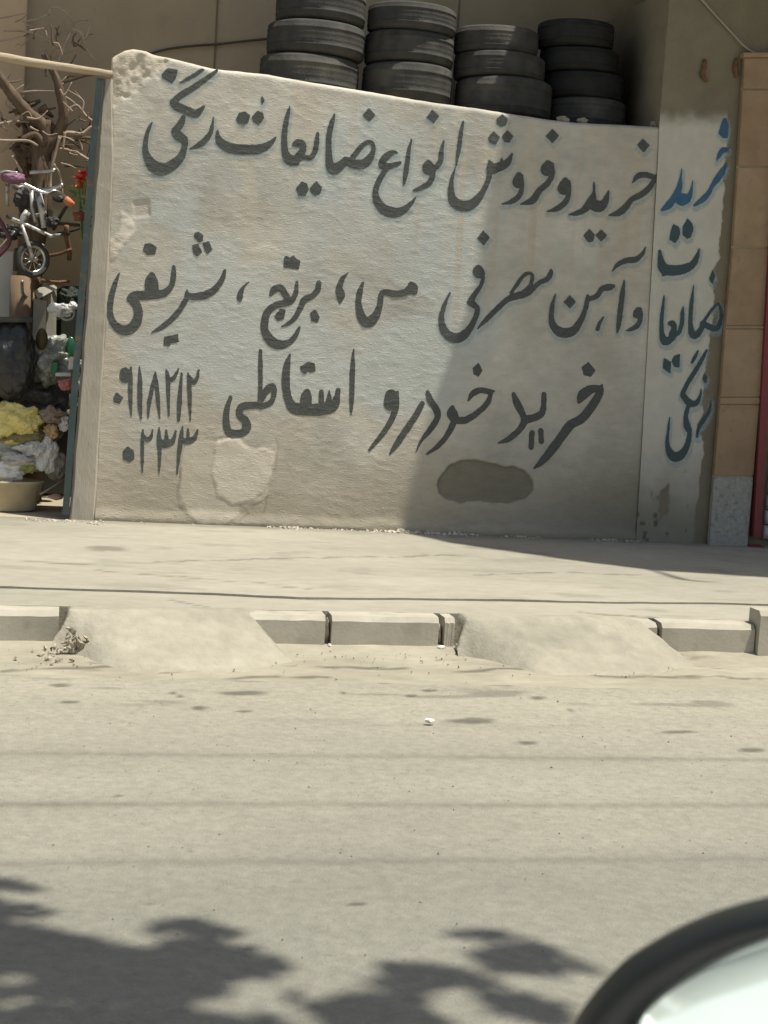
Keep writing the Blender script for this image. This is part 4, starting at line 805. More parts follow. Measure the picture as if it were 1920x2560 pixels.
# ================================================================== TYRES
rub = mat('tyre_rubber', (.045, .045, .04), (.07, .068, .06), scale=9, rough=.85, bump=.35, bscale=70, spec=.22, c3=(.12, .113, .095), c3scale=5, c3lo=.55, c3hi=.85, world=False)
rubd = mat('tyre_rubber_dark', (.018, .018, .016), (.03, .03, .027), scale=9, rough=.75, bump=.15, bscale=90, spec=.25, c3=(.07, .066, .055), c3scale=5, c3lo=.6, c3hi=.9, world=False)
def tyre_mesh(R, W, seed):
    r_ = random.Random(seed); rim = R*.60
    prof = [(rim, -W*.36), (rim+.012, -W*.42), (R*.78, -W*.5), (R*.90, -W*.485), (R*.955, -W*.44), (R*.985, -W*.39)]
    gs = [-.25, -.08, .08, .25]
    for g in gs: prof += [(R-.001-.02*abs(g), (g-.03)*W), (R-.0022, (g-.022)*W), (R-.0022, (g+.022)*W), (R-.001-.02*abs(g), (g+.03)*W)]
    prof += [(R*.985, W*.39), (R*.955, W*.44), (R*.90, W*.485), (R*.78, W*.5), (rim+.012, W*.42), (rim, W*.36), (rim+.02, W*.2), (R*.93, W*.1), (R*.93, -W*.1), (rim+.02, -W*.2)]
    n = 64; V = []; m_ = len(prof)
    ph = r_.uniform(0, 6)
    for k in range(n):
        a = 2*math.pi*k/n; sag = 1+.008*math.sin(2*a+ph)
        for (rr, zz) in prof: V.append((rr*sag*math.cos(a), rr*sag*math.sin(a), zz+.004*math.sin(a+ph)))
    Fc = [(k*m_+j, ((k+1) % n)*m_+j, ((k+1) % n)*m_+(j+1) % m_, k*m_+(j+1) % m_) for k in range(n) for j in range(m_)]
    return V, Fc
TY = .57
stacks = [ # name, list of (px left, px right, py of upper front edge, py of lower front edge)
 ('first', [(689, 917, -46, 45), (667, 914, 42, 128), (648, 898, 126, 226)]),
 ('second', [(918, 1141, -2, 68), (913, 1136, 68, 142), (905, 1133, 145, 250)]),
 ('third', [(1138, 1345, 55, 122), (1136, 1362, 122, 184), (1136, 1377, 184, 286)]),
 ('fourth', [(1345, 1533, 40, 110), (1352, 1548, 108, 170), (1362, 1558, 170, 238), (1368, 1563, 238, 312)])]
tl = {('first', 0): 'top tyre of the stack beside the bare brown wall, cut by the picture edge', }
place = {'first': 'in the stack nearest the broken wall corner', 'second': 'in the sunlit stack beside the half shaded one', 'third': 'in the half sunlit, half shaded stack', 'fourth': 'in the wholly shaded stack by the pier'}
stone = {'first': 3, 'second': 3, 'third': 3, 'fourth': 4}
minz = 9
for nm, ts in stacks:
    ztop = None; n = len(ts); dat = []
    for (a, b, t, bo) in ts:
        pc = (a+b)/2; L_ = P(a, (t+bo)/2, TY); R_ = P(b, (t+bo)/2, TY); R = (R_-L_).length/2*.985; c = (L_+R_)/2
        zt = P(pc, t, TY-R).z; zb = P(pc, bo, TY-R).z; dat.append([c.x, R, zt, zb])
    # rest each tyre on the one below
    zb = dat[-1][3]; zcur = zb; out = []
    for d in reversed(dat):
        Wd = max(.15, min(.26, d[2]-zcur)); out.append((d[0], d[1], zcur+Wd/2, Wd)); zcur += Wd
    minz = min(minz, zb)
    out = out[::-1]
    for k, (cx, R, cz, Wd) in enumerate(out):
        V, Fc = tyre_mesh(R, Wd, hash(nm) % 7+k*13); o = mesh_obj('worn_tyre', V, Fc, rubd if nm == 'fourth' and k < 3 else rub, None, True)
        o.location = (cx, TY+random.uniform(-.015, .015), cz); o.rotation_euler = (0, 0, random.uniform(0, 6))
        pos = ['top', 'second from top', 'lowest visible'] if n == 3 else ['top', 'second from top', 'third from top', 'lowest visible']
        tag(o, '%s worn black car tyre %s' % (pos[k], place[nm]), 'tyre', 'old tyres stacked behind the wall')
        base = cz-Wd/2
    # a low support under every stack
    x_ = out[-1][0]; R = out[-1][1]
    tag(box('concrete_block', x_-R*.9, x_+R*.9, TY-.26, TY+.3, 0, zb-.001, mat('block', (.32, .29, .22), (.38, .34, .27), scale=6, rough=.95), None, .01), 'concrete plinth under the tyres '+place[nm], 'plinth')
stm = mat('rubble_stone', (.32, .29, .22), (.40, .36, .28), scale=15, rough=.95, bump=.3)
for (px, py, w_, lab) in ((1408, 288, .045, 'longer mortar lump on the wall top under the shaded tyres'), (1456, 296, .036, 'shorter flat mortar lump on the wall top under the shaded tyres'), (1633, 308, .02, 'small lump where the wall top meets the pier')):
    c = P(px, py, .10); c.z = float(wall_top(c.x))+.022; tag(blob('mortar_lump', c, (w_, .03, .022), stm, None, px, .4, 1.6, 3, ridge=False), lab, 'rubble')

# the other side of the yard opening carries the pole
xg = P(-330, 100, 0).x
opp = thing('gate_pier', 'plain plastered pier carrying the far end of the wooden pole', 'pier')
box('pier_shaft', xg-.5, xg, -.02, .28, -.05, P(-330, 112, 0).z, jm, opp, .012)
# ================================================================== YARD: TREE, BICYCLE, SCRAP
bark = mat('bark', (.10, .07, .045), (.17, .125, .085), scale=14, rough=.9, bump=.5, bscale=40, stretch=(2, 2, .6))
twig = mat('pale_twig', (.30, .235, .17), (.40, .32, .24), scale=14, rough=.85)
TB = .85
bt = thing('bare_tree', 'leafless pruned tree with crooked pale twigs in the scrap yard', 'tree')
tk = P(95, 560, TB)
tube('trunk', [(tk.x+.02, TB+.1, -.02), (tk.x+.0, TB+.08, .6), P(80, 700, TB+.05), P(95, 560, TB), P(102, 450, TB), P(95, 350, TB)], [.085, .075, .07, .065, .06, .055], bark, bt, 10, True, 5, .12)
def br(pts, r0, r1, m=twig, y=TB, name='branch', dy=0):
    n = len(pts); return tube(name, [P(a, b, y+dy*k/(n-1)) for k, (a, b) in enumerate(pts)], list(np.linspace(r0, r1, n)), m, bt, 7, True, 5, .08)
br([(100, 380), (110, 320), (75, 285), (45, 255), (22, 225), (-12, 180), (-60, 120)], .05, .03, bark, dy=-.15)
br([(98, 385), (135, 350), (152, 320), (160, 285), (150, 230), (140, 195), (122, 162), (108, 135)], .05, .016, bark, dy=-.1)
br([(60, 275), (85, 290), (118, 312)], .035, .02, bark); br([(55, 350), (90, 335), (110, 360), (122, 300)], .03, .02, bark, TB-.05)
br([(145, 160), (160, 118), (176, 82)], .016, .010); br([(160, 120), (130, 108), (95, 88), (62, 78), (8, 77)], .012, .006)
br([(122, 36), (128, 20), (150, 22), (178, 46), (184, 68), (183, 60), (196, 50), (220, 50)], .008, .008, dy=.1); br([(180, 72), (205, 85), (215, 118), (228, 140), (242, 152)], .009, .006)
br([(213, 98), (224, 70), (238, 22)], .010, .005); br([(55, 55), (95, 47), (120, 36)], .006, .005); br([(-20, 50), (20, 42), (65, 33)], .007, .004); br([(-20, 105), (25, 98), (60, 90)], .007, .004)
br([(150, 208), (175, 200), (212, 190), (240, 186)], .013, .008, bark); br([(158, 240), (178, 252), (190, 262)], .010, .006); br([(165, 285), (180, 268), (195, 265), (215, 290), (235, 305)], .011, .008)
br([(150, 335), (175, 332), (205, 335), (228, 318), (250, 322)], .016, .010); br([(152, 345), (180, 346), (215, 344), (240, 350)], .014, .009, bark)
br([(150, 340), (140, 380), (130, 420), (125, 475), (130, 530)], .012, .008, y=TB-.1); br([(135, 410), (148, 435), (155, 470), (158, 500)], .009, .005, y=TB-.1); br([(140, 372), (165, 374), (195, 384), (225, 402)], .012, .009)
br([(162, 330), (160, 350), (157, 372)], .01, .007, y=TB-.12); br([(195, 342), (203, 362), (206, 378)], .008, .005)
br([(-15, 312), (40, 304), (95, 304)], .010, .008); br([(-15, 350), (25, 352), (70, 352), (95, 365)], .010, .008, y=TB-.1); br([(50, 232), (85, 228), (135, 228)], .010, .005)
br([(-10, 155), (20, 153)], .006, .004); br([(-10, 205), (30, 205), (55, 200)], .008, .005); br([(30, 390), (42, 410), (55, 432)], .012, .009, y=TB-.1); br([(28, 355), (10, 375), (-15, 385)], .01, .006)
r = random.Random(21)
for k in range(14):
    a, b = r.uniform(30, 130), r.uniform(240, 400); br([(a, b), (a+r.uniform(-22, 22), b+r.uniform(-20, 20)), (a+r.uniform(-40, 40), b+r.uniform(-25, 35))], r.uniform(.012, .03), .006, bark, TB+r.uniform(-.05, .2), 'branch')
r = random.Random(23)
for k in range(85):
    a, b = r.choice([(130, 110), (60, 80), (200, 110), (150, 200), (190, 300), (40, 300), (90, 330), (150, 380), (30, 250), (190, 350)]); a += r.gauss(0, 18); b += r.gauss(0, 22); an = r.uniform(-2.6, .6); L_ = r.uniform(18, 60)
    br([(a, b), (a+math.cos(an)*L_*.5+r.gauss(0, 5), b+math.sin(an)*L_*.5+r.gauss(0, 5)), (a+math.cos(an+r.gauss(0, .4))*L_, b+math.sin(an+r.gauss(0, .4))*L_)], r.uniform(.004, .009), .003, r.choice([twig, twig, bark]), TB+r.uniform(-.15, .3), 'twig')
blob('knotted_crown', P(80, 395, TB+.15), (.12, .12, .13), bark, bt, 4, .6, 2.5, 4); blob('knotted_crown', P(105, 330, TB+.18), (.09, .1, .1), bark, bt, 9, .6, 2.5, 4)

chrome = mat('scratched_chrome', (.55, .55, .53), (.75, .75, .73), scale=18, rough=.28, metal=1.0)
silver = mat('silver_paint', (.40, .40, .38), (.60, .60, .58), scale=15, rough=.4, metal=.3, c3=(.12, .09, .07), c3scale=22, c3lo=.5, c3hi=.62, world=True)
blackm = mat('black_plastic', (.022, .022, .021), (.035, .034, .032), scale=10, rough=.5, spec=.4, bump=.2, bscale=30)
YB = .55
bk = thing('child_bicycle', 'old silver child bicycle with orange grip thrown on the scrap heap', 'bicycle')
wc = P(82, 648, YB); wr = (P(126, 650, YB)-P(38, 650, YB)).length/2
def ring(name, c, R, rr, m, parent, tilt=.5, seg=36, ss=8):
    V = []; Fc = []; ct, s_ = math.cos(tilt), math.sin(tilt)
    for k in range(seg):
        a = 2*math.pi*k/seg
        for j in range(ss):
            b = 2*math.pi*j/ss; q = (R+rr*math.cos(b)); x_, z_, y_ = q*math.cos(a), q*math.sin(a), rr*math.sin(b)
            V.append((c.x+x_*ct-y_*s_, c.y+x_*s_+y_*ct, c.z+z_))
    Fc = [(k*ss+j, ((k+1) % seg)*ss+j, ((k+1) % seg)*ss+(j+1) % ss, k*ss+(j+1) % ss) for k in range(seg) for j in range(ss)]
    return mesh_obj(name, V, Fc, m, parent, True)
wheel = ring('wheel_tyre', wc, wr*.92, .019, rub, bk); ring('wheel_rim', wc, wr*.76, .012, chrome, wheel)
for k in range(10):
    a = math.pi*2*k/10; tube('spoke', [wc, wc+Vector((math.cos(a)*math.cos(.5), math.cos(a)*math.sin(.5), math.sin(a)))*wr*.75], .0025, chrome, wheel, 5)
tube('hub', [wc+Vector((.02, -.04, 0)), wc+Vector((-.02, .05, 0))], .016, silver, wheel, 8)
fk = P(108, 575, YB)
tube('fork_leg', [P(54, 562, YB-.05), P(66, 595, YB-.05), P(78, 632, YB-.05), wc+Vector((0, -.05, 0))], .012, silver, bk, 8); tube('fork_leg', [P(108, 610, YB+.03), P(96, 630, YB+.04), wc+Vector((.0, .06, 0))], .012, silver, bk, 8)
tube('frame_tube', [P(15, 541, YB-.02), P(50, 555, YB-.03), P(98, 577, YB-.02), P(125, 590, YB), P(150, 590, YB+.02)], .013, silver, bk, 8)
tube('head_tube', [P(79, 476, YB), P(80, 520, YB), P(92, 566, YB)], .013, silver, bk, 8); tube('head_tube', [P(96, 484, YB-.02), P(104, 520, YB-.02), P(110, 570, YB-.02)], [.022, .024, .016], silver, bk, 10)
tube('frame_tube', [P(70, 528, YB-.03), P(58, 545, YB-.03), P(50, 560, YB-.03)], [.024, .022, .014], silver, bk, 8)
tube('handlebar', [P(40, 452, YB-.05), P(70, 464, YB-.05), P(100, 478, YB-.05), P(120, 483, YB-.05), P(135, 477, YB-.04), P(152, 483, YB-.02), P(166, 494, YB)], .010, chrome, bk, 8, True, 5)
tube('grip', [P(163, 496, YB), P(172, 505, YB), P(184, 513, YB)], [.022, .026, .018], mat('orange_rubber', (.55, .19, .08), (.62, .24, .11), rough=.6), bk, 10, True, 3)
blob('brake_block', P(148, 497, YB+.03), (.045, .03, .025), blackm, bk, 3, .3, 1.5, 3); blob('pedal', P(165, 585, YB), (.028, .03, .012), blackm, bk, 5, .2, 1.5, 2); tube('pedal_crank', [P(130, 588, YB), P(160, 586, YB)], .008, silver, bk, 6)
blob('saddle', P(32, 445, YB-.05), (.085, .06, .038), mat('mauve_vinyl', (.17, .075, .13), (.24, .11, .18), rough=.45, spec=.5), bk, 7, .22, 1.2, 3, ridge=False)
tube('saddle_rail', [P(-5, 432, YB-.08), P(12, 428, YB-.08), P(28, 430, YB-.08), P(45, 432, YB-.08)], .009, chrome, bk, 7, True, 4)
tube('rear_frame_loop', [P(-8, 540, YB), P(14, 575, YB), P(24, 600, YB), P(10, 625, YB), P(-15, 648, YB)], .016, mat('maroon_paint', (.09, .03, .045), (.13, .05, .06), rough=.4, spec=.4), bk, 8, True, 4)
# loose scrap metal around the bicycle, each piece its own thing
r = random.Random(61); scrapm = [silver, chrome, mat('dark_scrap', (.03, .03, .028), (.06, .055, .05), scale=20, rough=.6, spec=.4), rust, mat('dull_steel', (.22, .215, .2), (.33, .32, .29), scale=20, rough=.45, metal=.5)]
where = ['beneath the saddle', 'behind the handlebar', 'below the orange grip', 'beside the wheel', 'over the brown tube', 'behind the fork', 'near the pale panel', 'under the flower bunch', 'next to the shelf', 'by the mauve saddle', 'behind the wheel', 'over the trunk', 'left of the wheel hub', 'beside the carton']
kinds = ['bent thin rod', 'short pipe', 'dark scrap bar']
for k in range(14):
    a, b = [(20, 480), (120, 470), (150, 540), (130, 640), (60, 720), (85, 540), (15, 600), (190, 570), (170, 610), (50, 470), (100, 690), (110, 430), (40, 650), (130, 700)][k]
    an = r.uniform(0, 3.14); L_ = r.uniform(22, 52); y_ = .62+r.uniform(-.04, .22); q = [P(a+math.cos(an)*L_*t+r.gauss(0, 3), b+math.sin(an)*L_*t*.8+r.gauss(0, 4), y_+.05*t) for t in (-1, -.3, .35, 1)]
    tag(tube('scrap_rod', q, [r.uniform(.007, .018)]*4, scrapm[k % 5], None, 8, True, 3, .05), 'scrap heap %s %s' % (kinds[k % 3], where[k]), 'scrap')
for k, (a, b, sx, sy, sz) in enumerate(((60, 500, .07, .05, .08), (20, 580, .09, .06, .05), (130, 555, .05, .05, .04))):
    tag(blob('scrap_lump', P(a, b, .72), (sx, sy, sz), scrapm[2], None, 71+k, .5, 2.2, 4), 'dark scrap lump %s' % ('behind the head tube', 'under the frame tube end', 'behind the pedal crank')[k], 'scrap')
# flower bunch
fl = thing('flower_bunch', 'bunch of orange and red artificial flowers with green leaves by the gate post', 'flowers')
fg = mat('flower_green', (.11, .17, .06), (.19, .25, .10), scale=20, rough=.6)
r = random.Random(4)
base = P(205, 600, .35)
for k, (a, b, cl) in enumerate(((200, 448, (.62, .10, .07)), (212, 440, (.55, .06, .08)), (206, 462, (.75, .26, .05)), (198, 470, (.72, .22, .05)), (215, 458, (.68, .14, .06)))):
    c = P(a, b, .35+.03*k); m_ = mat('petal_%d' % k, cl, tuple(v*1.15 for v in cl), rough=.6)
    tube('stem', [base, (base+c)/2+Vector((.02*r.uniform(-1, 1), 0, 0)), c], .004, fg, fl, 5)
    bm = bmesh.new()
    for j in range(13):
        t = j*2.4; dr = Vector((math.cos(t), math.sin(t), r.uniform(-.3, .9))).normalized(); u = dr.cross(Vector((0, 0, 1))).normalized()*.016
        bm.faces.new([bm.verts.new(c+q) for q in (Vector((0, 0, 0)), dr*.03+u*1.7, dr*.062, dr*.03-u*1.7)])
    bm_obj('bloom', bm, m_, fl)
for k in range(34):
    a = r.uniform(188, 218); b = r.uniform(472, 545); c = P(a, b, .35+r.uniform(-.04, .08)); dr = Vector((r.uniform(-1, 1), r.uniform(-.6, .3), r.uniform(-.3, .8))).normalized(); u = dr.cross(Vector((.2, 1, .1))).normalized()*.011
    bm = bmesh.new(); bm.faces.new([bm.verts.new(c+q) for q in (Vector((0, 0, 0)), dr*.03+u, dr*.07, dr*.03-u)]); bm_obj('leaf', bm, fg, fl)
vm = mat('rust_red_vase', (.20, .055, .035), (.27, .08, .05), rough=.5)
V, Fc = tube_data([P(198, 552, .37), P(197, 530, .37)], [.032, .04], 14); mesh_obj('holder', V, Fc, vm, fl, True)
# shelf board behind
tag(box('steel_shelf', P(120, 548, 1.0).x, P(225, 548, 1.0).x, .75, 1.1, P(150, 562, 1.0).z, P(150, 530, 1.0).z, mat('olive_steel', (.12, .115, .07), (.16, .15, .10), scale=9, rough=.6), None, .006), 'olive steel shelf board behind the bicycle handlebar', 'shelf')

def bag(name, px, py, wpx, hpx, y, m, label, cat='bag', seed=1, amp=.5, freq=2.0, depth=.8, group=None):
    c = P(px, py, y); s = (P(px+wpx/2, py, y)-c).length; h = (P(px, py+hpx/2, y)-c).length
    o = blob(name, c, (s*1.1, s*depth, h*1.1), m, None, seed, amp*.75, freq, 5, flat=.004); return tag(o, label, cat, group)
def plastic(name, c1, c2, rough=.35, spec=.5): return mat(name, c1, c2, scale=14, rough=rough, spec=spec, bump=.5, bscale=35)
white_p = plastic('white_plastic', (.62, .61, .57), (.74, .73, .70)); grey_p = plastic('grey_plastic', (.30, .30, .27), (.42, .42, .38)); black_p = plastic('black_bag', (.018, .018, .017), (.028, .028, .026), .3)
yel = plastic('yellow_sack', (.62, .52, .16), (.72, .63, .24), .45); olive = plastic('olive_sack', (.16, .14, .055), (.24, .21, .09), .5); dgrey = plastic('dark_grey_sack', (.085, .085, .075), (.13, .13, .115), .45)
clear_p = plastic('hazy_plastic', (.26, .28, .24), (.38, .40, .35), .25, .6)
def leaning(name, x0, x1, t, b, y, th, m, label, cat, dx=0):
    fr = [P(x0+dx, t, y), P(x0, b, y), P(x1, b, y), P(x1+dx, t, y)]; return tag(prism(name, fr, (0, th, 0), m, None, .004), label, cat)
leaning('pale_panel', -70, 30, 628, 960, .95, .03, mat('pale_panel', (.50, .51, .47), (.58, .58, .54), scale=3, rough=.5), 'pale grey sheet panel leaning behind the heap under the bicycle', 'panel', 3)
V, Fc = tube_data([P(52, 905, .8), P(54, 800, .8), P(58, 690, .8)], [.085, .085, .083], 18)
tag(mesh_obj('cardboard_tube', V, Fc, mat('brown_card', (.17, .115, .075), (.23, .16, .105), scale=6, rough=.8), None, True), 'thick brown cardboard tube standing below the bicycle wheel', 'tube')
ct = thing('grey_carton', 'open grey carton with a raised flap on the scrap heap', 'carton')
cm = mat('grey_card', (.26, .245, .20), (.33, .31, .26), scale=6, rough=.85)
prism('carton_body', [P(84, 745, .72), P(80, 860, .72), P(112, 868, .7), P(118, 752, .7)], (0, .2, 0), cm, ct, .003); prism('carton_side', [P(121, 740, .71), P(112, 868, .71), P(140, 850, .78), P(142, 716, .78)], (0, .012, 0), cm, ct)
prism('carton_flap', [P(88, 732, .66), P(95, 748, .62), P(142, 722, .70), P(120, 706, .74)], (0, .01, .012), cm, ct)
bag('dark_cloth', 172, 752, 70, 62, .85, plastic('dark_green_cloth', (.02, .028, .02), (.035, .045, .035), .8), 'dark green cloth bundle beside the grey carton', 'cloth', 5)
leaning('dark_board', 145, 235, 715, 990, 1.05, .03, mat('dark_board', (.035, .04, .033), (.05, .055, .045), rough=.8), 'dark board standing behind the white canister by the gate post', 'board', 10)
cn = thing('white_canister', 'crushed white plastic canister with a loop handle by the gate post', 'canister')
blob('canister_body', P(150, 775, .5), (.085, .06, .045), white_p, cn, 11, .45, 1.6, 4); blob('canister_neck', P(182, 765, .5), (.034, .035, .03), white_p, cn, 12, .3, 1.6, 3)
tube('canister_handle', [P(158, 772, .43), P(152, 790, .42), P(165, 800, .42), P(182, 795, .43), P(186, 778, .44)], .008, grey_p, cn, 6, True, 4)
bag('black_rubbish_bag', 25, 900, 135, 190, .42, black_p, 'big black rubbish bag under the pale panel', seed=2, amp=.3, freq=1.2)
leaning('black_board', -60, 84, 792, 806, .3, .2, blackm, 'flat black board lying on the black rubbish bag', 'board', -4)
bag('hazy_bag', 122, 905, 140, 110, .62, clear_p, 'crumpled hazy plastic bag beside the black rubbish bag', seed=8, amp=.7)
bag('brown_cup', 104, 848, 30, 50, .5, mat('brown_cup', (.07, .055, .03), (.10, .08, .045), rough=.4), 'small dark brown jar on the hazy plastic bag', 'jar', 3, .15, 1.0)
def carton(name, x0, x1, t, b, y, col, label, cat='carton', dx=3):
    m_ = mat(name+label[:9].replace(' ', '_'), col, tuple(v*1.2 for v in col), scale=20, rough=.6); return leaning(name, x0, x1, t, b, y, .06, m_, label, cat, dx)
carton('green_packet', 128, 142, 905, 935, .45, (.05, .20, .10), 'small green packet beside the hazy plastic bag', 'packet'); carton('white_packet', 170, 184, 892, 924, .42, (.62, .60, .55), 'small white packet against the gate post', 'packet')
carton('flat_tray', 138, 178, 932, 941, .40, (.62, .60, .57), 'flat white tray under the green packet', 'tray', 0)
bag('pink_cloth', 163, 962, 34, 26, .38, plastic('pink_cloth', (.45, .16, .14), (.55, .22, .20), .8), 'small pink rag under the white tray', 'rag', 14)
bag('green_bottle', 176, 880, 26, 70, .55, mat('green_glass', (.02, .10, .05), (.03, .14, .07), rough=.2, spec=.6), 'dark green bottle lying behind the white packet', 'bottle', 3, .12, 1.0)
for k_, (a, b, w_, h_, m__, lab) in enumerate(((-70, 1120, 150, 180, dgrey, 'big dark grey sack beside the beige tub'), (-150, 1160, 130, 110, olive, 'olive sack lying by the far pier of the yard'), (-110, 980, 140, 150, grey_p, 'grey plastic sack behind the big dark sack'), (-190, 1050, 110, 150, black_p, 'black bag against the far pier of the yard'))):
    bag('rubbish_sack', a, b, w_, h_, .55, m__, lab, seed=51+k_, amp=.45)
bag('dark_sack', 105, 1010, 150, 110, .7, dgrey, 'dark grey sack behind the yellow sack', seed=9, amp=.5)
bag('dark_sack', 150, 990, 110, 130, .85, dgrey, 'dark grey sack wedged between pink rag and gate post', seed=19, amp=.5)
bag('yellow_sack', 40, 1058, 130, 92, .36, yel, 'crumpled yellow plastic sack on the scrap heap', seed=4, amp=.6); blob('sack_neck', P(92, 1054, .32), (.045, .03, .025), yel, bpy.data.objects['yellow_sack'], 24, .6, 2.2, 3)
bag('olive_sack', 70, 1090, 150, 60, .42, olive, 'olive brown sack beneath the yellow sack', seed=6, amp=.4)
bag('cloth_bundle', 132, 1040, 66, 42, .36, plastic('brown_cloth', (.22, .155, .11), (.40, .33, .27), .8), 'brown and pale cloth bundle beside the yellow sack', 'cloth', 15, .7)
bag('paper_wad', 160, 1060, 26, 36, .34, white_p, 'white paper wad between cloth bundle and gate post', 'paper', 17, .7)
bag('tan_paper', 128, 1078, 36, 32, .33, mat('tan_paper', (.48, .33, .16), (.56, .41, .22), rough=.8), 'tan paper scrap beside the olive sack', 'paper', 18, .7)
bag('grey_bag', 50, 1135, 150, 86, .45, grey_p, 'slack grey plastic bag under the olive sack', seed=27, amp=.4)
bag('white_bag', 112, 1138, 58, 88, .33, white_p, 'bright crumpled white plastic bag beside the grey bag', seed=31, amp=.55, freq=1.5)
bag('white_bag', 22, 1180, 66, 52, .30, white_p, 'bright crumpled white plastic bag above the beige tub', seed=33, amp=.55, freq=1.5)
bag('grey_bag', 142, 1165, 60, 66, .38, plastic('grey_bag2', (.22, .205, .165), (.30, .28, .23), .5), 'brownish grey bag against the gate post foot', seed=35, amp=.4)
bag('crumpled_foil', 80, 1120, 70, 36, .30, plastic('foil', (.5, .5, .48), (.66, .66, .64), .3), 'silvery crumpled foil sheet above the white bags', 'foil', 43, .6, 1.8)
bag('newspaper_wad', 45, 1150, 80, 34, .29, plastic('newsprint', (.40, .39, .35), (.55, .54, .5), .9), 'crumpled grey newsprint between the white bags', 'paper', 45, .6, 1.6)
bag('green_scrap', 66, 1168, 44, 30, .30, plastic('green_yellow', (.30, .33, .10), (.45, .42, .2), .6), 'greenish plastic scrap between the two white bags', 'scrap', 37, .7)
tb = thing('beige_tub', 'shallow beige plastic tub at the front of the scrap heap', 'tub')
tubm = mat('beige_tub', (.40, .34, .22), (.48, .42, .29), scale=10, rough=.55, spec=.4)
tc_ = P(0, 1240, .34); rx = (P(106, 1220, .34)-P(0, 1220, .34)).length; hz = P(35, 1200, .34).z
V = []; prof = [(.78, .006), (.86, .02), (.97, hz-.02), (1.03, hz-.012), (1.03, hz+.004), (.95, hz+.002), (.90, hz-.03), (.78, .022)]; n = 40
for k in range(n):
    a = 2*math.pi*k/n
    for (q, zz) in prof: V.append((tc_.x+rx*q*math.cos(a), .34+rx*.62*q*math.sin(a), zz))
m_ = len(prof); Fc = [(k*m_+j, ((k+1) % n)*m_+j, ((k+1) % n)*m_+j+1, k*m_+j+1) for k in range(n) for j in range(m_-1)]
Fc.append(tuple(k*m_+m_-1 for k in range(n))); Fc.append(tuple(k*m_ for k in range(n))[::-1]); mesh_obj('tub_shell', V, Fc, tubm, tb, True)
tag(tube('thin_stick', [P(100, 1236, .18), P(128, 1220, .22), P(157, 1202, .28)], .007, twig, None, 6), 'thin pale stick leaning from the ground onto the heap', 'stick')
leaning('dark_backing', -300, 240, 800, 1235, 1.25, .03, mat('dark_backing', (.03, .03, .025), (.05, .048, .04), scale=4, rough=.9), 'dark sheet propped at the back of the scrap heap', 'sheet', 8)
tag(blob('brick_lump', P(140, 1243, .12), (.05, .05, .02), mat('reddish_brick', (.35, .22, .16), (.42, .28, .2), rough=.9), None, 3, .3, 1.5, 3), 'flat reddish brick piece on the yard ground beside the stick', 'brick')

# ================================================================== STREET TREE (shades the near road)
tree = thing('street_tree', 'leafy street tree overhanging the near lane, its shade dappling the road', 'tree')
lf = mat('leaf_green', (.045, .085, .025), (.075, .125, .04), scale=3, rough=.6, spec=.35)
tbk = mat('street_tree_bark', (.13, .10, .075), (.2, .16, .12), scale=10, rough=.9, bump=.5, bscale=30)
SHADE = [([(-300, 2290), (0, 2299), (99, 2322), (226, 2344), (298, 2371), (398, 2367), (461, 2353), (551, 2358), (642, 2380), (723, 2412), (669, 2439), (579, 2444), (560, 2475), (488, 2498), (461, 2530), (542, 2548), (687, 2557), (720, 2600), (300, 2640), (-300, 2640)], 1, 2600),
  ([(-300, 2432), (110, 2428), (72, 2475), (225, 2482), (180, 2512), (120, 2540), (-300, 2560)], -1, 0), ([(244, 2500), (370, 2486), (365, 2512), (255, 2530)], -1, 0),
  ([(-200, 2190), (0, 2198), (60, 2212), (130, 2230), (60, 2228), (-200, 2210)], 1, 60), ([(-200, 2240), (0, 2250), (40, 2268), (165, 2285), (30, 2288), (-200, 2285)], 1, 110),
  ([(371, 2317), (461, 2303), (542, 2319), (633, 2338), (542, 2338), (407, 2324)], 1, 75), ([(1110, 2330), (1170, 2324), (1300, 2330), (1260, 2347), (1150, 2343)], 1, 30),
  ([(1175, 2390), (1266, 2358), (1356, 2362), (1410, 2403), (1500, 2421), (1356, 2430), (1248, 2426)], 1, 90), ([(940, 2426), (1067, 2412), (1139, 2426), (1248, 2462), (1121, 2462), (1067, 2475), (940, 2466), (985, 2444)], 1, 150),
  ([(714, 2498), (814, 2507), (868, 2484), (995, 2489), (1103, 2507), (1022, 2516), (1067, 2539), (1121, 2557), (1100, 2600), (860, 2590), (800, 2540)], 1, 330), ([(1202, 2484), (1266, 2484), (1410, 2520), (1420, 2560), (1284, 2539)], 1, 110)]
r = random.Random(77); pts = []; holes = [s[0] for s in SHADE if s[1] < 0]
for poly, sgn, cnt in SHADE:
    if sgn < 0: continue
    pa = np.array(poly); k = 0
    while k < cnt:
        c = np.array([[r.uniform(pa[:, 0].min(), pa[:, 0].max()), r.uniform(pa[:, 1].min(), pa[:, 1].max())]])
        if polysdf(c[:, 0], c[:, 1]+r.gauss(0, 3.5), poly)[0] > r.gauss(-2, 5): continue
        if any(polysdf(c[:, 0], c[:, 1], h)[0] < 0 for h in holes) and r.random() < .9: continue
        k += 1; g = G(c[0, 0], c[0, 1], RZ); hgt = 3.5+r.gauss(0, .4); pts.append(g+SUN*(hgt/SUN.z))
nsh = len(pts)
for _ in range(5200):
    a = r.uniform(0, 6.28); q = math.sqrt(r.random()); pts.append(Vector((-3.0+2.8*q*math.cos(a), -10.9+2.3*q*math.sin(a), 4.4+r.gauss(0, .7))))
V = []; Fc = []
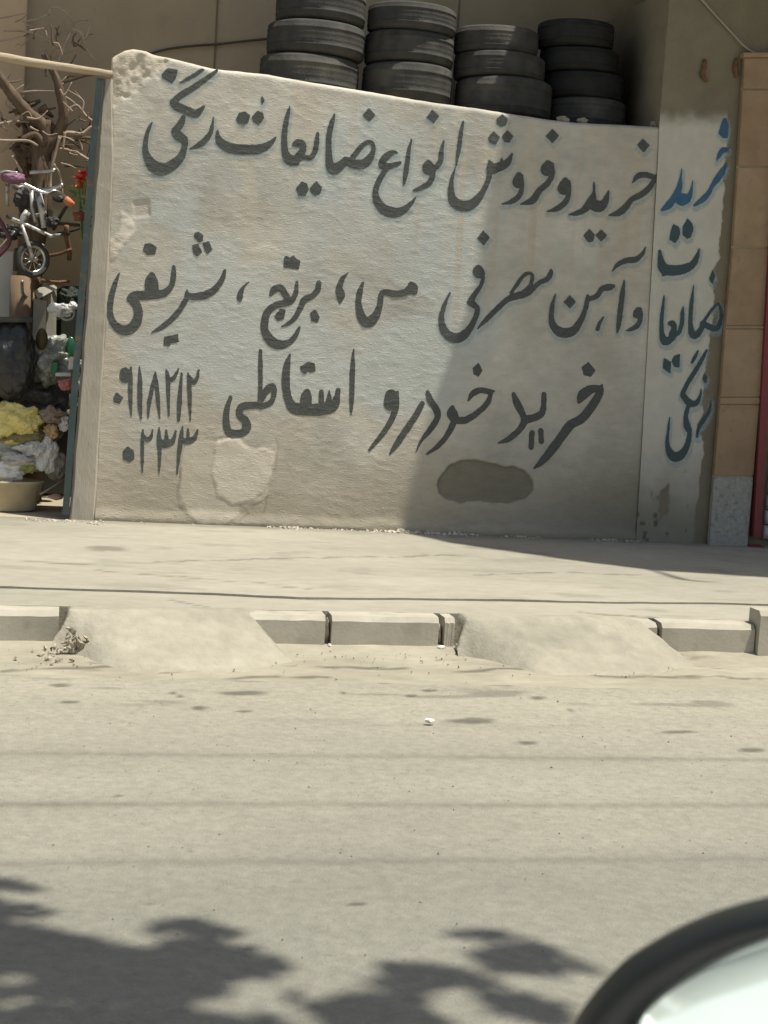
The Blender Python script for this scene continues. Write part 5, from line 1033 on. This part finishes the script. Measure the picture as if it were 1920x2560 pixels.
for c in pts:
    d = Vector((r.gauss(0, 1), r.gauss(0, 1), r.gauss(0, .5))).normalized(); u = d.cross(Vector((r.gauss(0, .4), r.gauss(0, .4), 1))).normalized(); L_ = r.uniform(.03, .062) if len(V) < 4*nsh else r.uniform(.05, .1); b = len(V)
    V += [c-d*L_, c-d*L_*.2+u*L_*.45, c+d*L_, c-d*L_*.2-u*L_*.45]; Fc.append((b, b+1, b+2, b+3))
crown = mesh_obj('crown', V, Fc, lf, tree)
tube('trunk', [(-4.6, -13.2, -.2), (-4.5, -13.0, 1.2), (-4.3, -12.7, 2.6), (-3.9, -12.1, 3.8)], [.2, .17, .15, .12], tbk, tree, 12, True, 4, .06)
for e in ((-2.6, -9.4, 4.3), (-.4, -8.2, 3.6), (.6, -8.4, 3.6), (-3.6, -9.2, 4.6), (-1.2, -10.6, 4.8), (-5, -10.5, 4.8)):
    tube('limb', [(-3.9, -12.1, 3.75), ((-3.9+e[0])/2, (-12.1+e[1])/2, (3.9+e[2])/2+.3), e], [.09, .05, .012], tbk, tree, 8, True, 6, .08)

# ================================================================== OWN CAR: DOOR MIRROR
car = thing('white_car', 'white car whose black door mirror juts in at the picture corner', 'car')
def ray(px, py): return Vector(rays(px, py))
MC = Vector(CAM)+ray(1820, 2480)*.86
mn = Vector((-.80, -.60, .06)).normalized()          # glass faces back and inboard
def mp_(px, py, off=0.0):
    v = ray(px, py); t = (MC-Vector(CAM)).dot(mn)/v.dot(mn); return Vector(CAM)+v*t+mn*off
OUT = [(1405, 2560), (1500, 2430), (1600, 2360), (1700, 2310), (1800, 2275), (1920, 2250), (2100, 2238), (2280, 2255), (2400, 2330), (2430, 2470), (2400, 2640), (2290, 2750), (2050, 2805), (1700, 2810), (1480, 2760), (1392, 2660)]
INN = [(1575, 2562), (1640, 2498), (1740, 2435), (1800, 2402), (1870, 2372), (1950, 2348), (2100, 2330), (2250, 2345), (2330, 2410), (2350, 2490), (2320, 2610), (2240, 2680), (2020, 2715), (1740, 2718), (1610, 2680), (1560, 2620)]
def loop(pts, n=96):
    q = catmull(pts[-2:]+pts+pts[:3], 12)[24:-24]; q = np.array(q); s = np.concatenate([[0], np.cumsum(np.hypot(*(q[1:]-q[:-1]).T))]); s /= s[-1]
    t = np.linspace(0, 1, n, endpoint=False); return list(zip(np.interp(t, s, q[:, 0]), np.interp(t, s, q[:, 1])))
lo, li = loop(OUT), loop(INN); cen = (1900, 2520)
def sc(l, k): return [(cen[0]+(a-cen[0])*k, cen[1]+(b-cen[1])*k) for a, b in l]
inset = [((a+c)/2, (b+d)/2) for (a, b), (c, d) in zip(lo, li)]
rings = [[mp_(a, b, -.012) for a, b in li], [mp_(a, b, .004) for a, b in [(x_*.85+u*.15, y_*.85+v*.15) for (x_, y_), (u, v) in zip(li, lo)]], [mp_(a, b, .006) for a, b in inset], [mp_(a, b, -.004) for a, b in [(x_*.12+u*.88, y_*.12+v*.88) for (x_, y_), (u, v) in zip(li, lo)]], [mp_(a, b, -.02) for a, b in lo],
         [mp_(a, b, -.05) for a, b in sc(lo, .97)], [mp_(a, b, -.08) for a, b in sc(lo, .82)], [mp_(a, b, -.10) for a, b in sc(lo, .5)], [mp_(a, b, -.106) for a, b in sc(lo, .12)]]
V = []; Fc = []; n = 96
for rg in rings: V += rg
for i in range(len(rings)-1):
    for k in range(n): Fc.append((i*n+k, i*n+(k+1) % n, (i+1)*n+(k+1) % n, (i+1)*n+k))
Fc.append(tuple((len(rings)-1)*n+k for k in range(n)))
housing = mesh_obj('mirror_housing', V, Fc, mat('housing_black', (.022, .026, .025), (.028, .032, .03), scale=20, rough=.45, spec=.4), car, True)
gl, gnt, gb = newmat('mirror_glass'); gb.inputs['Metallic'].default_value = 1; gb.inputs['Roughness'].default_value = .02; gb.inputs['Base Color'].default_value = (.85, .96, .91, 1)
nz_ = N(gnt, 'ShaderNodeTexNoise'); nz_.inputs['Scale'].default_value = 30; mr_ = N(gnt, 'ShaderNodeMapRange'); mr_.inputs['To Min'].default_value = .01; mr_.inputs['To Max'].default_value = .06; gnt.links.new(nz_.outputs['Fac'], mr_.inputs['Value']); gnt.links.new(mr_.outputs[0], gb.inputs['Roughness'])
V = [mp_(a, b, -.0115) for a, b in sc(li, 1.004)]; V.append(mp_(*cen, -.0115)); mesh_obj('mirror_glass', V, [(k, (k+1) % n, n) for k in range(n)], gl, housing, False)
# white door panels seen in the glass
wp = mat('white_car_paint', (.80, .80, .78), (.82, .82, .80), scale=2, rough=.25, spec=.5, coat=.6)
gs = mat('window_glass_dark', (.03, .035, .035), (.04, .045, .045), rough=.05, spec=.6)
DY = MC.y-.13
prof = [(-.02, .28), (.08, .34), (.13, .48), (.138, .57), (.12, .62), (.0, .69), (-.14, .765)]
def panel(name, x0, x1, m, pr=prof, parent=car):
    V = []; Fc = []; k = len(pr); nn = 12
    for i in range(nn):
        xx = x0+(x1-x0)*i/(nn-1)
        for dy, zz in pr: V.append((xx, DY+dy-.02*((xx+.6)/1.6)**2, zz))
        for dy, zz in pr: V.append((xx, DY+dy-.02*((xx+.6)/1.6)**2-.03, zz-.01))
    for i in range(nn-1):
        for j in range(k-1): a = i*2*k+j; Fc.append((a, a+2*k, a+2*k+1, a+1)); Fc.append((a+k, a+k+1, a+3*k+1, a+3*k))
    for i in (0, nn-1):
        for j in range(k-1): a = i*2*k+j; Fc.append((a, a+1, a+k+1, a+k))
    return mesh_obj(name, V, Fc, m, parent, True)
fd = panel('front_door', -.55, MC.x+.25, wp); rd = panel('rear_door', -1.55, -.56, wp); panel('rear_wing', -2.6, -1.56, wp)
for d_, x_ in ((fd, -.45), (rd, -1.45)):
    tube('door_handle', [(x_, DY+.07, .645), (x_+.03, DY+.10, .67), (x_+.15, DY+.10, .67), (x_+.18, DY+.07, .645)], .014, wp, d_, 8, True, 4)
panel('window_seal', -2.2, MC.x+.2, blackm, [(-.142, .763), (-.148, .78), (-.16, .78)])
panel('rear_window', -2.3, -1.05, gs, [(-.15, .82), (-.20, 1.0), (-.27, 1.22)])
panel('window_frame', -2.35, -1.0, wp, [(-.268, 1.218), (-.285, 1.26), (-.32, 1.28)])
tube('mirror_arm', [MC-mn*.06+Vector((.0, -.05, -.03)), Vector((MC.x+.12, DY-.05, .74))], .03, blackm, car, 10)
box('seat_cushion', -1.7, .1, DY-.95, DY-.22, .45, .62, mat('seat_fabric', (.045, .06, .066), (.06, .078, .082), scale=12, rough=.9), car, .05)
S.cycles.use_denoising = True
